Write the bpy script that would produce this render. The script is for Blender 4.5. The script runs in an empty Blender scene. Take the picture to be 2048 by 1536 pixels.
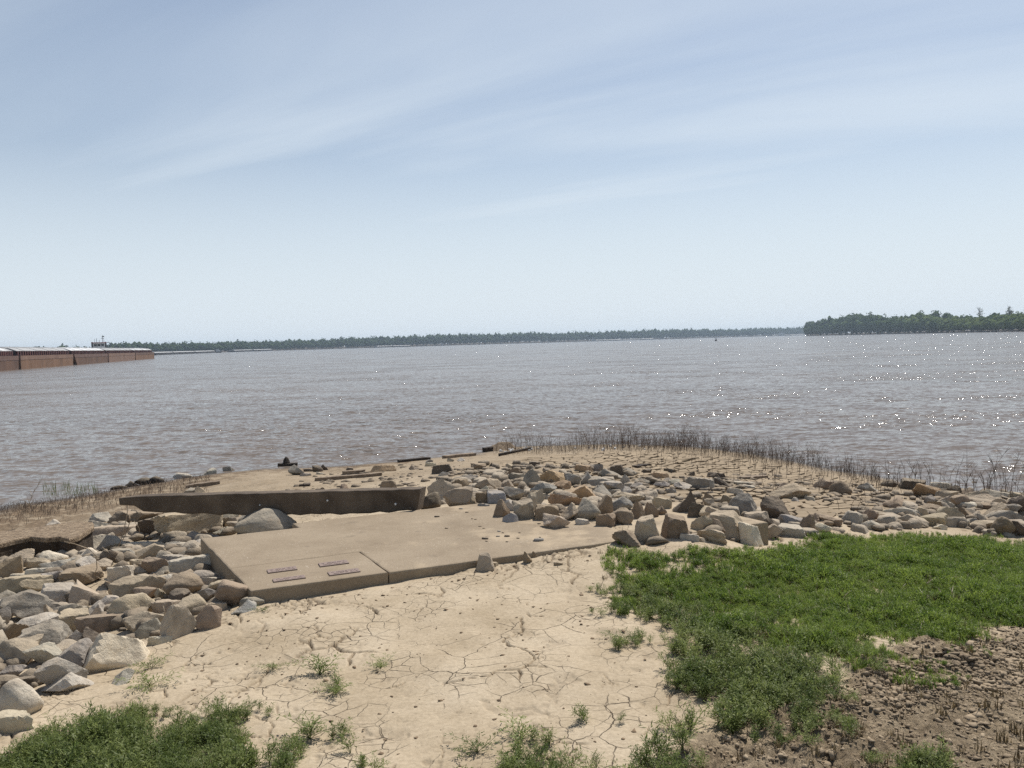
import bpy, bmesh, math, random
import numpy as np
from mathutils import Matrix, Vector

random.seed(7)
RNG = np.random.default_rng(11)
SC = bpy.context.scene
COL = SC.collection
R = math.radians

# ------------------------------------------------------------------ camera
F_PX = 1650.0                      # focal length in photograph pixels (2048 wide)
CAM_Z = 1.65
PITCH, ROLL = R(2.88), R(1.6)
WATER_Z = -0.65
cam_data = bpy.data.cameras.new('camera')
cam_data.sensor_width = 36.0
cam_data.lens = 36.0 * F_PX / 2048.0
cam_data.clip_start = 0.05
cam_data.clip_end = 20000.0
cam = bpy.data.objects.new('camera', cam_data)
COL.objects.link(cam)
CAM_M = (Matrix.Translation((0, 0, CAM_Z)) @ Matrix.Rotation(math.pi / 2 - PITCH, 4, 'X')
         @ Matrix.Rotation(-ROLL, 4, 'Z'))
cam.matrix_world = CAM_M
SC.camera = cam
CAM_R = np.array(CAM_M.to_3x3())

# ------------------------------------------------------------------ light
SUN_EL, SUN_AZ = R(57), R(33)      # azimuth from +Y towards +X
world = bpy.data.worlds.new('World')
SC.world = world
world.use_nodes = True
wn = world.node_tree.nodes
wl = world.node_tree.links
wn.clear()


def N(nt, typ, **kw):
    n = nt.nodes.new(typ)
    for k, v in kw.items():
        if k.startswith('i_'):
            n.inputs[k[2:].replace('_', ' ')].default_value = v
        else:
            setattr(n, k, v)
    return n


def build_world():
    nt = world.node_tree
    L = nt.links.new
    sky = N(nt, 'ShaderNodeTexSky', sky_type='NISHITA', sun_disc=False)
    sky.sun_elevation = SUN_EL
    sky.sun_rotation = SUN_AZ
    sky.altitude = 100
    sky.air_density = 1.0
    sky.dust_density = 0.8
    sky.ozone_density = 1.0
    tc = N(nt, 'ShaderNodeTexCoord')
    sep = N(nt, 'ShaderNodeSeparateXYZ')
    L(tc.outputs['Generated'], sep.inputs[0])
    zc = N(nt, 'ShaderNodeMath', operation='MAXIMUM')
    L(sep.outputs['Z'], zc.inputs[0]); zc.inputs[1].default_value = 0.0
    za = N(nt, 'ShaderNodeMath', operation='ADD')
    L(zc.outputs[0], za.inputs[0]); za.inputs[1].default_value = 0.16
    dx = N(nt, 'ShaderNodeMath', operation='DIVIDE'); dy = N(nt, 'ShaderNodeMath', operation='DIVIDE')
    L(sep.outputs['X'], dx.inputs[0]); L(za.outputs[0], dx.inputs[1])
    L(sep.outputs['Y'], dy.inputs[0]); L(za.outputs[0], dy.inputs[1])
    cmb = N(nt, 'ShaderNodeCombineXYZ')
    L(dx.outputs[0], cmb.inputs[0]); L(dy.outputs[0], cmb.inputs[1])
    mp = N(nt, 'ShaderNodeMapping')
    mp.vector_type = 'TEXTURE'
    mp.inputs['Rotation'].default_value = (0, 0, R(157))
    mp.inputs['Scale'].default_value = (3.6, 0.85, 1)
    mp.inputs['Location'].default_value = (0.35, 0.2, 0)
    L(cmb.outputs[0], mp.inputs[0])
    n1 = N(nt, 'ShaderNodeTexNoise')
    n1.inputs['Scale'].default_value = 1.35
    n1.inputs['Detail'].default_value = 6
    n1.inputs['Roughness'].default_value = 0.52
    n1.inputs['Distortion'].default_value = 0.5
    L(mp.outputs[0], n1.inputs['Vector'])
    r1 = N(nt, 'ShaderNodeMapRange', interpolation_type='SMOOTHSTEP')
    r1.inputs['From Min'].default_value = 0.34
    r1.inputs['From Max'].default_value = 0.72
    r1.inputs['To Min'].default_value = 0.30
    r1.inputs['To Max'].default_value = 0.72
    L(n1.outputs['Fac'], r1.inputs['Value'])
    # horizon veil of humid air
    hz = N(nt, 'ShaderNodeMapRange', interpolation_type='SMOOTHSTEP')
    hz.inputs['From Min'].default_value = 0.0
    hz.inputs['From Max'].default_value = 0.37
    hz.inputs['To Min'].default_value = 0.95
    hz.inputs['To Max'].default_value = 0.0
    L(zc.outputs[0], hz.inputs['Value'])
    th = N(nt, 'ShaderNodeMapRange', interpolation_type='SMOOTHSTEP')
    th.inputs['From Min'].default_value = 0.25
    th.inputs['From Max'].default_value = 0.62
    th.inputs['To Min'].default_value = 1.0
    th.inputs['To Max'].default_value = 0.05
    L(zc.outputs[0], th.inputs['Value'])
    cl = N(nt, 'ShaderNodeMath', operation='MULTIPLY')
    L(r1.outputs[0], cl.inputs[0]); L(th.outputs[0], cl.inputs[1])
    mx = N(nt, 'ShaderNodeMath', operation='MAXIMUM')
    L(cl.outputs[0], mx.inputs[0]); L(hz.outputs[0], mx.inputs[1])
    mix = N(nt, 'ShaderNodeMix', data_type='RGBA')
    L(mx.outputs[0], mix.inputs['Factor'])
    L(sky.outputs[0], mix.inputs['A'])
    mix.inputs['B'].default_value = (7.9, 8.75, 9.5, 1)
    bg = N(nt, 'ShaderNodeBackground')
    bg.inputs['Strength'].default_value = 0.085
    L(mix.outputs['Result'], bg.inputs['Color'])
    out = N(nt, 'ShaderNodeOutputWorld')
    L(bg.outputs[0], out.inputs[0])


build_world()
sun_data = bpy.data.lights.new('sun', 'SUN')
sun_data.energy = 4.9
sun_data.angle = R(0.53)
sun_data.color = (1.0, 0.955, 0.89)
sun = bpy.data.objects.new('sun', sun_data)
COL.objects.link(sun)
SUN_DIR = Vector((math.sin(SUN_AZ) * math.cos(SUN_EL), math.cos(SUN_AZ) * math.cos(SUN_EL), math.sin(SUN_EL)))
sun.rotation_euler = (-SUN_DIR).to_track_quat('-Z', 'Y').to_euler()
sun.location = SUN_DIR * 50
SC.view_settings.view_transform = 'Standard'
SC.view_settings.look = 'None'
SC.view_settings.exposure = 0.17
SC.view_settings.gamma = 1.0
SC.view_settings.use_curve_mapping = False
SC.cycles.use_denoising = False
SC.cycles.max_bounces = 6
SC.cycles.volume_bounces = 0

# ------------------------------------------------------------------ helpers


def tag(o, label=None, cat=None, group=None, kind=None):
    if label: o['label'] = label
    if cat: o['category'] = cat
    if group: o['group'] = group
    if kind: o['kind'] = kind
    return o


def empty(name, loc=(0, 0, 0), rz=0.0, parent=None):
    o = bpy.data.objects.new(name, None)
    o.empty_display_size = 0.1
    COL.objects.link(o)
    o.location = loc
    o.rotation_euler = (0, 0, rz)
    o.parent = parent
    return o


def link(name, me, mat=None, parent=None, loc=None, rz=None):
    o = bpy.data.objects.new(name, me)
    COL.objects.link(o)
    if mat is not None and not me.materials:
        me.materials.append(mat)
    o.parent = parent
    if loc is not None: o.location = loc
    if rz is not None: o.rotation_euler = (0, 0, rz)
    return o


def np_mesh(name, verts, faces, smooth=False):
    """verts (n,3); faces list of arrays, each (m,k)"""
    me = bpy.data.meshes.new(name)
    if not isinstance(faces, (list, tuple)): faces = [faces]
    faces = [np.asarray(f, dtype=np.int32) for f in faces if len(f)]
    me.vertices.add(len(verts))
    me.vertices.foreach_set('co', np.asarray(verts, dtype=np.float32).ravel())
    nl = sum(f.size for f in faces)
    nf = sum(len(f) for f in faces)
    me.loops.add(nl)
    me.loops.foreach_set('vertex_index', np.concatenate([f.ravel() for f in faces]))
    me.polygons.add(nf)
    tot = np.concatenate([np.full(len(f), f.shape[1], dtype=np.int32) for f in faces])
    start = np.concatenate([[0], np.cumsum(tot)[:-1]]).astype(np.int32)
    me.polygons.foreach_set('loop_start', start)
    me.update(calc_edges=True)
    me.validate()
    if smooth:
        me.polygons.foreach_set('use_smooth', np.ones(len(me.polygons), dtype=bool))
    return me


class MB:
    """collects boxes, prisms and tubes into one mesh"""
    def __init__(self): self.v = []; self.f = []

    def add(self, vs, fs):
        b = len(self.v)
        self.v += [tuple(p) for p in vs]
        self.f += [tuple(b + i for i in f) for f in fs]

    def box(self, c, s, rz=0.0):
        cx, cy, cz = c; sx, sy, sz = (q / 2 for q in s)
        ca, sa = math.cos(rz), math.sin(rz)
        vs = []
        for z in (-sz, sz):
            for x, y in ((-sx, -sy), (sx, -sy), (sx, sy), (-sx, sy)):
                vs.append((cx + x * ca - y * sa, cy + x * sa + y * ca, cz + z))
        self.add(vs, [(3, 2, 1, 0), (4, 5, 6, 7), (0, 1, 5, 4), (1, 2, 6, 5), (2, 3, 7, 6), (3, 0, 4, 7)])

    def tube(self, pts, rad, sides=4, cap=True):
        pts = [Vector(p) for p in pts]
        n = len(pts)
        vs = []
        for i, p in enumerate(pts):
            t = (pts[min(i + 1, n - 1)] - pts[max(i - 1, 0)])
            if t.length < 1e-9: t = Vector((0, 0, 1))
            t.normalize()
            a = t.orthogonal().normalized(); b = t.cross(a)
            r = rad[i] if hasattr(rad, '__len__') else rad
            for k in range(sides):
                an = 2 * math.pi * k / sides
                vs.append(p + a * (r * math.cos(an)) + b * (r * math.sin(an)))
        fs = []
        for i in range(n - 1):
            for k in range(sides):
                k2 = (k + 1) % sides
                fs.append((i * sides + k, i * sides + k2, (i + 1) * sides + k2, (i + 1) * sides + k))
        if cap:
            fs.append(tuple(range(sides - 1, -1, -1)))
            fs.append(tuple((n - 1) * sides + k for k in range(sides)))
        self.add(vs, fs)

    def mesh(self, name, smooth=False):
        me = bpy.data.meshes.new(name)
        me.from_pydata(self.v, [], self.f)
        me.update()
        if smooth:
            me.polygons.foreach_set('use_smooth', np.ones(len(me.polygons), dtype=bool))
        return me

    def build(self, name, mat, parent=None, smooth=False, **kw):
        return link(name, self.mesh(name, smooth), mat, parent, **kw)


def ray(px, py):
    px = np.asarray(px, float); py = np.asarray(py, float)
    d = np.stack([(px - 1024) / F_PX, -(py - 768) / F_PX, -np.ones_like(px)], -1)
    return d @ CAM_R.T


def at_z(px, py, z):
    d = ray(px, py)
    t = (z - CAM_Z) / d[..., 2]
    return np.stack([d[..., 0] * t, d[..., 1] * t, np.full_like(t, z) if np.ndim(t) else np.asarray(z, float)], -1)


def at_d(px, py, dist):
    """point on the pixel's ray whose horizontal distance is dist"""
    d = ray(px, py)
    t = dist / np.hypot(d[..., 0], d[..., 1])
    p = d * np.asarray(t)[..., None]
    p[..., 2] += CAM_Z
    return p


def hash01(ix, iy, iz=0, seed=0):
    h = (ix.astype(np.int64) * 374761393 + iy.astype(np.int64) * 668265263
         + np.asarray(iz).astype(np.int64) * 2147483647 + seed * 1274126177) & 0xFFFFFFFF
    h = ((h ^ (h >> 13)) * 1274126177) & 0xFFFFFFFF
    h = ((h ^ (h >> 16)) * 2246822519) & 0xFFFFFFFF
    h = h ^ (h >> 15)
    return (h & 0xFFFFFF) / float(0xFFFFFF)


def noise2(x, y, seed=0):
    ix = np.floor(x); iy = np.floor(y)
    fx = x - ix; fy = y - iy
    ux = fx * fx * (3 - 2 * fx); uy = fy * fy * (3 - 2 * fy)
    a = hash01(ix, iy, 0, seed); b = hash01(ix + 1, iy, 0, seed)
    c = hash01(ix, iy + 1, 0, seed); d = hash01(ix + 1, iy + 1, 0, seed)
    return (a + (b - a) * ux) * (1 - uy) + (c + (d - c) * ux) * uy


def fbm2(x, y, seed=0, oct=4, gain=0.5):
    s = 0; a = 1; t = 0
    for o in range(oct):
        s = s + a * noise2(x * 2 ** o + 17.3 * o, y * 2 ** o - 9.1 * o, seed + o)
        t += a; a *= gain
    return s / t


def noise3(p, seed=0):
    i = np.floor(p); f = p - i
    u = f * f * (3 - 2 * f)
    def hh(a, b, c): return hash01(i[:, 0] + a, i[:, 1] + b, i[:, 2] + c, seed)
    x00 = hh(0, 0, 0) * (1 - u[:, 0]) + hh(1, 0, 0) * u[:, 0]
    x10 = hh(0, 1, 0) * (1 - u[:, 0]) + hh(1, 1, 0) * u[:, 0]
    x01 = hh(0, 0, 1) * (1 - u[:, 0]) + hh(1, 0, 1) * u[:, 0]
    x11 = hh(0, 1, 1) * (1 - u[:, 0]) + hh(1, 1, 1) * u[:, 0]
    y0 = x00 * (1 - u[:, 1]) + x10 * u[:, 1]
    y1 = x01 * (1 - u[:, 1]) + x11 * u[:, 1]
    return y0 * (1 - u[:, 2]) + y1 * u[:, 2]


def voronoi_edge(x, y, cell, seed):
    """distance to nearest cell border, in metres (approx)"""
    gx = np.floor(x / cell); gy = np.floor(y / cell)
    pts = []
    for ox in (-1, 0, 1):
        for oy in (-1, 0, 1):
            cx = gx + ox; cy = gy + oy
            qx = (cx + 0.1 + 0.8 * hash01(cx, cy, 0, seed)) * cell
            qy = (cy + 0.1 + 0.8 * hash01(cx, cy, 0, seed + 5)) * cell
            pts.append((qx, qy))
    D = np.stack([np.hypot(qx - x, qy - y) for qx, qy in pts])
    i0 = D.argmin(0)
    PX = np.stack([p[0] for p in pts]); PY = np.stack([p[1] for p in pts])
    ar = np.arange(len(x))
    ax, ay = PX[i0, ar], PY[i0, ar]
    best = np.full(len(x), 1e9)
    for k in range(9):
        bx, by = PX[k], PY[k]
        ddx, ddy = bx - ax, by - ay
        ln = np.hypot(ddx, ddy)
        ok = ln > 1e-6
        e = ((ax + bx) / 2 - x) * ddx + ((ay + by) / 2 - y) * ddy
        e = np.where(ok, e / np.maximum(ln, 1e-6), 1e9)
        best = np.minimum(best, e)
    return best


def in_poly(x, y, poly):
    x = np.asarray(x); y = np.asarray(y)
    inside = np.zeros(x.shape, bool)
    n = len(poly)
    for i in range(n):
        x0, y0 = poly[i]; x1, y1 = poly[(i + 1) % n]
        if y0 == y1: continue
        c = ((y0 > y) != (y1 > y)) & (x < (x1 - x0) * (y - y0) / (y1 - y0) + x0)
        inside ^= c
    return inside


def poly_dist(x, y, poly, closed=True):
    best = np.full(np.shape(x), 1e9)
    n = len(poly)
    for i in range(n if closed else n - 1):
        x0, y0 = poly[i]; x1, y1 = poly[(i + 1) % n]
        dx, dy = x1 - x0, y1 - y0
        l2 = dx * dx + dy * dy + 1e-12
        t = np.clip(((x - x0) * dx + (y - y0) * dy) / l2, 0, 1)
        best = np.minimum(best, np.hypot(x - x0 - t * dx, y - y0 - t * dy))
    return best


def sstep(a, b, x):
    t = np.clip((x - a) / (b - a), 0, 1)
    return t * t * (3 - 2 * t)


_ico = {}


def ico(sub):
    if sub not in _ico:
        bm = bmesh.new(); bmesh.ops.create_icosphere(bm, subdivisions=sub, radius=1.0)
        v = np.array([p.co[:] for p in bm.verts]); f = np.array([[q.index for q in p.verts] for p in bm.faces])
        bm.free(); _ico[sub] = (v, f)
    return _ico[sub]


# ------------------------------------------------------------------ materials
MAT = {}


def new_mat(name):
    m = bpy.data.materials.new(name)
    m.use_nodes = True
    m.node_tree.nodes.clear()
    MAT[name] = m
    return m, m.node_tree


def ramp(nt, stops):
    n = nt.nodes.new('ShaderNodeValToRGB')
    e = n.color_ramp.elements
    while len(e) < len(stops): e.new(0.5)
    for k, (p, c) in enumerate(stops):
        e[k].position = p
        e[k].color = (*c, 1) if len(c) == 3 else c
    return n


def simple_mat(name, c1, c2, scale=8.0, rough=0.85, bump=0.3, bscale=60.0, bdist=0.004, coord='Object', spec=0.3, detail=5, metallic=0.0, stretch=None):
    m, nt = new_mat(name)
    L = nt.links.new
    tc = N(nt, 'ShaderNodeTexCoord')
    vec = tc.outputs[coord]
    if stretch:
        mp = N(nt, 'ShaderNodeMapping'); mp.inputs['Scale'].default_value = stretch
        L(vec, mp.inputs[0]); vec = mp.outputs[0]
    n1 = N(nt, 'ShaderNodeTexNoise'); n1.inputs['Scale'].default_value = scale; n1.inputs['Detail'].default_value = detail
    n1.inputs['Roughness'].default_value = 0.6
    L(vec, n1.inputs['Vector'])
    rp = ramp(nt, [(0.3, c1), (0.7, c2)])
    L(n1.outputs['Fac'], rp.inputs[0])
    b = N(nt, 'ShaderNodeBsdfPrincipled')
    b.inputs['Roughness'].default_value = rough
    b.inputs['Specular IOR Level'].default_value = spec
    b.inputs['Metallic'].default_value = metallic
    L(rp.outputs[0], b.inputs['Base Color'])
    if bump > 0:
        n2 = N(nt, 'ShaderNodeTexNoise'); n2.inputs['Scale'].default_value = bscale; n2.inputs['Detail'].default_value = 4
        L(vec, n2.inputs['Vector'])
        bp = N(nt, 'ShaderNodeBump'); bp.inputs['Strength'].default_value = bump; bp.inputs['Distance'].default_value = bdist
        L(n2.outputs['Fac'], bp.inputs['Height']); L(bp.outputs[0], b.inputs['Normal'])
    o = N(nt, 'ShaderNodeOutputMaterial')
    L(b.outputs[0], o.inputs['Surface'])
    return m


def rock_mat():
    m, nt = new_mat('rock')
    L = nt.links.new
    oi = N(nt, 'ShaderNodeObjectInfo')
    tc = N(nt, 'ShaderNodeTexCoord')
    geo = N(nt, 'ShaderNodeNewGeometry')
    off = N(nt, 'ShaderNodeVectorMath', operation='ADD')
    L(geo.outputs['Position'], off.inputs[0])
    sc = N(nt, 'ShaderNodeVectorMath', operation='SCALE')
    L(oi.outputs['Random'], sc.inputs['Scale']); sc.inputs[0].default_value = (37, 19, 53)
    L(sc.outputs[0], off.inputs[1])
    n1 = N(nt, 'ShaderNodeTexNoise'); n1.inputs['Scale'].default_value = 9; n1.inputs['Detail'].default_value = 7; n1.inputs['Roughness'].default_value = 0.65
    L(off.outputs[0], n1.inputs['Vector'])
    r1 = ramp(nt, [(0.28, (0.62, 0.60, 0.58)), (0.5, (0.98, 0.97, 0.95)), (0.72, (1.28, 1.25, 1.18))])
    L(n1.outputs['Fac'], r1.inputs[0])
    mul = N(nt, 'ShaderNodeMix', data_type='RGBA', blend_type='MULTIPLY'); mul.inputs['Factor'].default_value = 1
    L(oi.outputs['Color'], mul.inputs['A']); L(r1.outputs[0], mul.inputs['B'])
    # rust / lichen stains
    n2 = N(nt, 'ShaderNodeTexNoise'); n2.inputs['Scale'].default_value = 4.5; n2.inputs['Detail'].default_value = 5; n2.inputs['Roughness'].default_value = 0.7
    L(off.outputs[0], n2.inputs['Vector'])
    r2 = ramp(nt, [(0.56, (0, 0, 0)), (0.72, (0.55, 0.55, 0.55))])
    L(n2.outputs['Fac'], r2.inputs[0])
    st = N(nt, 'ShaderNodeMix', data_type='RGBA')
    L(r2.outputs[0], st.inputs['Factor']); L(mul.outputs['Result'], st.inputs['A']); st.inputs['B'].default_value = (0.22, 0.155, 0.10, 1)
    # river silt that settled on upward faces
    sp = N(nt, 'ShaderNodeSeparateXYZ'); L(geo.outputs['Normal'], sp.inputs[0])
    n3 = N(nt, 'ShaderNodeTexNoise'); n3.inputs['Scale'].default_value = 14; n3.inputs['Detail'].default_value = 5
    L(off.outputs[0], n3.inputs['Vector'])
    ad = N(nt, 'ShaderNodeMath', operation='ADD'); L(sp.outputs['Z'], ad.inputs[0]); L(n3.outputs['Fac'], ad.inputs[1])
    mr = N(nt, 'ShaderNodeMapRange'); mr.inputs['From Min'].default_value = 0.95; mr.inputs['From Max'].default_value = 1.65; mr.inputs['To Max'].default_value = 0.5
    L(ad.outputs[0], mr.inputs['Value'])
    du = N(nt, 'ShaderNodeMix', data_type='RGBA')
    L(mr.outputs[0], du.inputs['Factor']); L(st.outputs['Result'], du.inputs['A']); du.inputs['B'].default_value = (0.35, 0.28, 0.195, 1)
    # pits and grain
    n4 = N(nt, 'ShaderNodeTexNoise'); n4.inputs['Scale'].default_value = 28; n4.inputs['Detail'].default_value = 8; n4.inputs['Roughness'].default_value = 0.7
    L(off.outputs[0], n4.inputs['Vector'])
    bp = N(nt, 'ShaderNodeBump'); bp.inputs['Strength'].default_value = 0.75; bp.inputs['Distance'].default_value = 0.022
    L(n4.outputs['Fac'], bp.inputs['Height'])
    b = N(nt, 'ShaderNodeBsdfPrincipled'); b.inputs['Roughness'].default_value = 0.88; b.inputs['Specular IOR Level'].default_value = 0.25
    L(du.outputs['Result'], b.inputs['Base Color']); L(bp.outputs[0], b.inputs['Normal'])
    o = N(nt, 'ShaderNodeOutputMaterial'); L(b.outputs[0], o.inputs['Surface'])
    return m


def concrete_mat():
    m, nt = new_mat('concrete')
    L = nt.links.new
    geo = N(nt, 'ShaderNodeNewGeometry'); P = geo.outputs['Position']
    def noise(s, d=5, r=0.6, out='Fac'):
        n = N(nt, 'ShaderNodeTexNoise'); n.inputs['Scale'].default_value = s; n.inputs['Detail'].default_value = d; n.inputs['Roughness'].default_value = r
        L(P, n.inputs['Vector']); return n.outputs[out]
    def mixc(f, a, b, mode='MIX'):
        n = N(nt, 'ShaderNodeMix', data_type='RGBA', blend_type=mode)
        if isinstance(f, float): n.inputs['Factor'].default_value = f
        else: L(f, n.inputs['Factor'])
        for s_, v in (('A', a), ('B', b)):
            if isinstance(v, tuple): n.inputs[s_].default_value = (*v, 1)
            else: L(v, n.inputs[s_])
        return n.outputs['Result']
    base = ramp(nt, [(0.3, (0.215, 0.166, 0.112)), (0.5, (0.268, 0.212, 0.147)), (0.7, (0.31, 0.25, 0.177))]); L(noise(1.6, 8, 0.65), base.inputs[0])
    sand = ramp(nt, [(0.3, (0.78, 0.77, 0.75)), (0.55, (1, 1, 1)), (0.75, (1.16, 1.15, 1.12))]); L(noise(90, 3, 0.7), sand.inputs[0])
    c = mixc(1.0, base.outputs[0], sand.outputs[0], 'MULTIPLY')
    # silt dried in shallow patches, more towards the far end
    sp = N(nt, 'ShaderNodeSeparateXYZ'); L(P, sp.inputs[0])
    xr = N(nt, 'ShaderNodeMapRange'); xr.inputs['From Min'].default_value = -1.6; xr.inputs['From Max'].default_value = 1.2; xr.inputs['To Min'].default_value = -0.10; xr.inputs['To Max'].default_value = 0.16
    L(sp.outputs['X'], xr.inputs['Value'])
    ad = N(nt, 'ShaderNodeMath', operation='ADD'); L(noise(2.3, 7, 0.7), ad.inputs[0]); L(xr.outputs[0], ad.inputs[1])
    sr = N(nt, 'ShaderNodeMapRange', interpolation_type='SMOOTHSTEP'); sr.inputs['From Min'].default_value = 0.52; sr.inputs['From Max'].default_value = 0.70; sr.inputs['To Max'].default_value = 0.85
    L(ad.outputs[0], sr.inputs['Value'])
    c = mixc(sr.outputs[0], c, (0.385, 0.305, 0.207))
    # dark damp blotches and pale exposed aggregate
    dr = N(nt, 'ShaderNodeMapRange', interpolation_type='SMOOTHSTEP'); dr.inputs['From Min'].default_value = 0.58; dr.inputs['From Max'].default_value = 0.72; dr.inputs['To Max'].default_value = 0.6
    L(noise(5.5, 6, 0.7), dr.inputs['Value']); c = mixc(dr.outputs[0], c, (0.16, 0.125, 0.088))
    vo = N(nt, 'ShaderNodeTexVoronoi'); vo.inputs['Scale'].default_value = 34; L(P, vo.inputs['Vector'])
    vr = N(nt, 'ShaderNodeMapRange'); vr.inputs['From Min'].default_value = 0.10; vr.inputs['From Max'].default_value = 0.16; vr.inputs['To Min'].default_value = 1; vr.inputs['To Max'].default_value = 0
    L(vo.outputs['Distance'], vr.inputs['Value'])
    pk = N(nt, 'ShaderNodeMath', operation='GREATER_THAN'); L(noise(3.7, 2), pk.inputs[0]); pk.inputs[1].default_value = 0.56
    pm = N(nt, 'ShaderNodeMath', operation='MULTIPLY'); L(vr.outputs[0], pm.inputs[0]); L(pk.outputs[0], pm.inputs[1])
    c = mixc(pm.outputs[0], c, (0.50, 0.44, 0.36))
    b = N(nt, 'ShaderNodeBsdfPrincipled'); b.inputs['Roughness'].default_value = 0.92; b.inputs['Specular IOR Level'].default_value = 0.25
    L(c, b.inputs['Base Color'])
    bp = N(nt, 'ShaderNodeBump'); bp.inputs['Strength'].default_value = 0.5; bp.inputs['Distance'].default_value = 0.006
    L(noise(70, 6, 0.7), bp.inputs['Height']); L(bp.outputs[0], b.inputs['Normal'])
    o = N(nt, 'ShaderNodeOutputMaterial'); L(b.outputs[0], o.inputs['Surface'])
    return m


def ground_mat():
    m, nt = new_mat('mud_ground')
    L = nt.links.new
    geo = N(nt, 'ShaderNodeNewGeometry')
    P = geo.outputs['Position']
    def noise(s, d=5, r=0.6):
        n = N(nt, 'ShaderNodeTexNoise'); n.inputs['Scale'].default_value = s; n.inputs['Detail'].default_value = d; n.inputs['Roughness'].default_value = r
        L(P, n.inputs['Vector']); return n.outputs['Fac']
    def attr(a):
        n = N(nt, 'ShaderNodeAttribute'); n.attribute_name = a; return n.outputs['Fac']
    def mixc(f, a, b, mode='MIX'):
        n = N(nt, 'ShaderNodeMix', data_type='RGBA', blend_type=mode)
        if isinstance(f, float): n.inputs['Factor'].default_value = f
        else: L(f, n.inputs['Factor'])
        for s, v in (('A', a), ('B', b)):
            if isinstance(v, tuple): n.inputs[s].default_value = (*v, 1)
            else: L(v, n.inputs[s])
        return n.outputs['Result']
    base = ramp(nt, [(0.3, (0.32, 0.256, 0.172)), (0.52, (0.402, 0.330, 0.233)), (0.75, (0.46, 0.386, 0.283))])
    L(noise(1.7, 7, 0.62), base.inputs[0])
    fine = ramp(nt, [(0.3, (0.80, 0.78, 0.75)), (0.6, (1.04, 1.03, 1.02))])
    L(noise(45, 4, 0.65), fine.inputs[0])
    c = mixc(1.0, base.outputs[0], fine.outputs[0], 'MULTIPLY')
    # turned brown soil
    soil = ramp(nt, [(0.3, (0.205, 0.155, 0.100)), (0.5, (0.335, 0.262, 0.174)), (0.68, (0.45, 0.362, 0.248))])
    L(noise(6, 8, 0.7), soil.inputs[0])
    sf = ramp(nt, [(0.32, (0.55, 0.53, 0.50)), (0.5, (0.97, 0.96, 0.94)), (0.66, (1.30, 1.28, 1.24))]); L(noise(55, 5, 0.75), sf.inputs[0])
    sc_ = mixc(1.0, soil.outputs[0], sf.outputs[0], 'MULTIPLY')
    c = mixc(attr('soil'), c, sc_)
    # dead plant litter and dark silt at the water's edge
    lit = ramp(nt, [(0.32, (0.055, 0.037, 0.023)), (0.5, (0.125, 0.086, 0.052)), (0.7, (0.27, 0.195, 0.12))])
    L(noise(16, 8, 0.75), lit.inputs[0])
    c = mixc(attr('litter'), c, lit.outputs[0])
    # hairline cracks too fine for the mesh, their inner shade painted near black
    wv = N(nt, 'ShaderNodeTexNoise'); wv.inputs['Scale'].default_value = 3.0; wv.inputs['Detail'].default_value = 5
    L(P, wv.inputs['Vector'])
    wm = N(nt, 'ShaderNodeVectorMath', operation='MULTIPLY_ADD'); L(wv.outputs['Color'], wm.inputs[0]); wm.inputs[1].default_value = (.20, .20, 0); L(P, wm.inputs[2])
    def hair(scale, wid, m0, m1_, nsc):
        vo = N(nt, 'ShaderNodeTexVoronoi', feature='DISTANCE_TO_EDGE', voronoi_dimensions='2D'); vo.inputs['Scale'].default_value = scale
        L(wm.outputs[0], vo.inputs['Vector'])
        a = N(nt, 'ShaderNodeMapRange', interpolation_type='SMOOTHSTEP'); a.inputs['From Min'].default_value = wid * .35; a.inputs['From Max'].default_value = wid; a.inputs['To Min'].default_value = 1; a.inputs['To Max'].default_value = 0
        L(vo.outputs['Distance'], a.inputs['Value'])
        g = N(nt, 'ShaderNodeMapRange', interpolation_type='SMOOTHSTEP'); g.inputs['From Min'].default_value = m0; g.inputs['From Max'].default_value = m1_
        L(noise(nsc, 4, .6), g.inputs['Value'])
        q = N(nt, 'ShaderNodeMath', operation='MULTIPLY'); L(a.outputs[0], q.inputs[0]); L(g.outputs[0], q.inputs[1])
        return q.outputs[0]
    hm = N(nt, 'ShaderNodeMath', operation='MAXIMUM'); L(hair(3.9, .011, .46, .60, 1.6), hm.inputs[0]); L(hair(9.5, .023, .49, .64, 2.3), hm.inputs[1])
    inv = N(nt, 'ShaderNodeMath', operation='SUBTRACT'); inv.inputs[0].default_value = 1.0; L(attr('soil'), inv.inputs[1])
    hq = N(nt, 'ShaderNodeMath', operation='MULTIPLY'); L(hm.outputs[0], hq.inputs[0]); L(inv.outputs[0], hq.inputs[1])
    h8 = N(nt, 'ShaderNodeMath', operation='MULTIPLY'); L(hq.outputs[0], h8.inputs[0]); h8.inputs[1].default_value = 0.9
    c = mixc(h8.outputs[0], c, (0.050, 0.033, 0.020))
    c = mixc(attr('crack'), c, (0.075, 0.050, 0.030))  # dark colour deepens the shade inside the modelled cracks
    c = mixc(attr('wet'), c, (0.085, 0.068, 0.052))
    b = N(nt, 'ShaderNodeBsdfPrincipled'); b.inputs['Specular IOR Level'].default_value = 0.2
    rr = N(nt, 'ShaderNodeMapRange'); rr.inputs['To Min'].default_value = 0.95; rr.inputs['To Max'].default_value = 0.35
    L(attr('wet'), rr.inputs['Value']); L(rr.outputs[0], b.inputs['Roughness'])
    L(c, b.inputs['Base Color'])
    bp = N(nt, 'ShaderNodeBump'); bp.inputs['Strength'].default_value = 0.55; bp.inputs['Distance'].default_value = 0.012
    L(noise(38, 7, 0.68), bp.inputs['Height'])
    bs = N(nt, 'ShaderNodeBump'); bs.inputs['Distance'].default_value = 0.035
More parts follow.
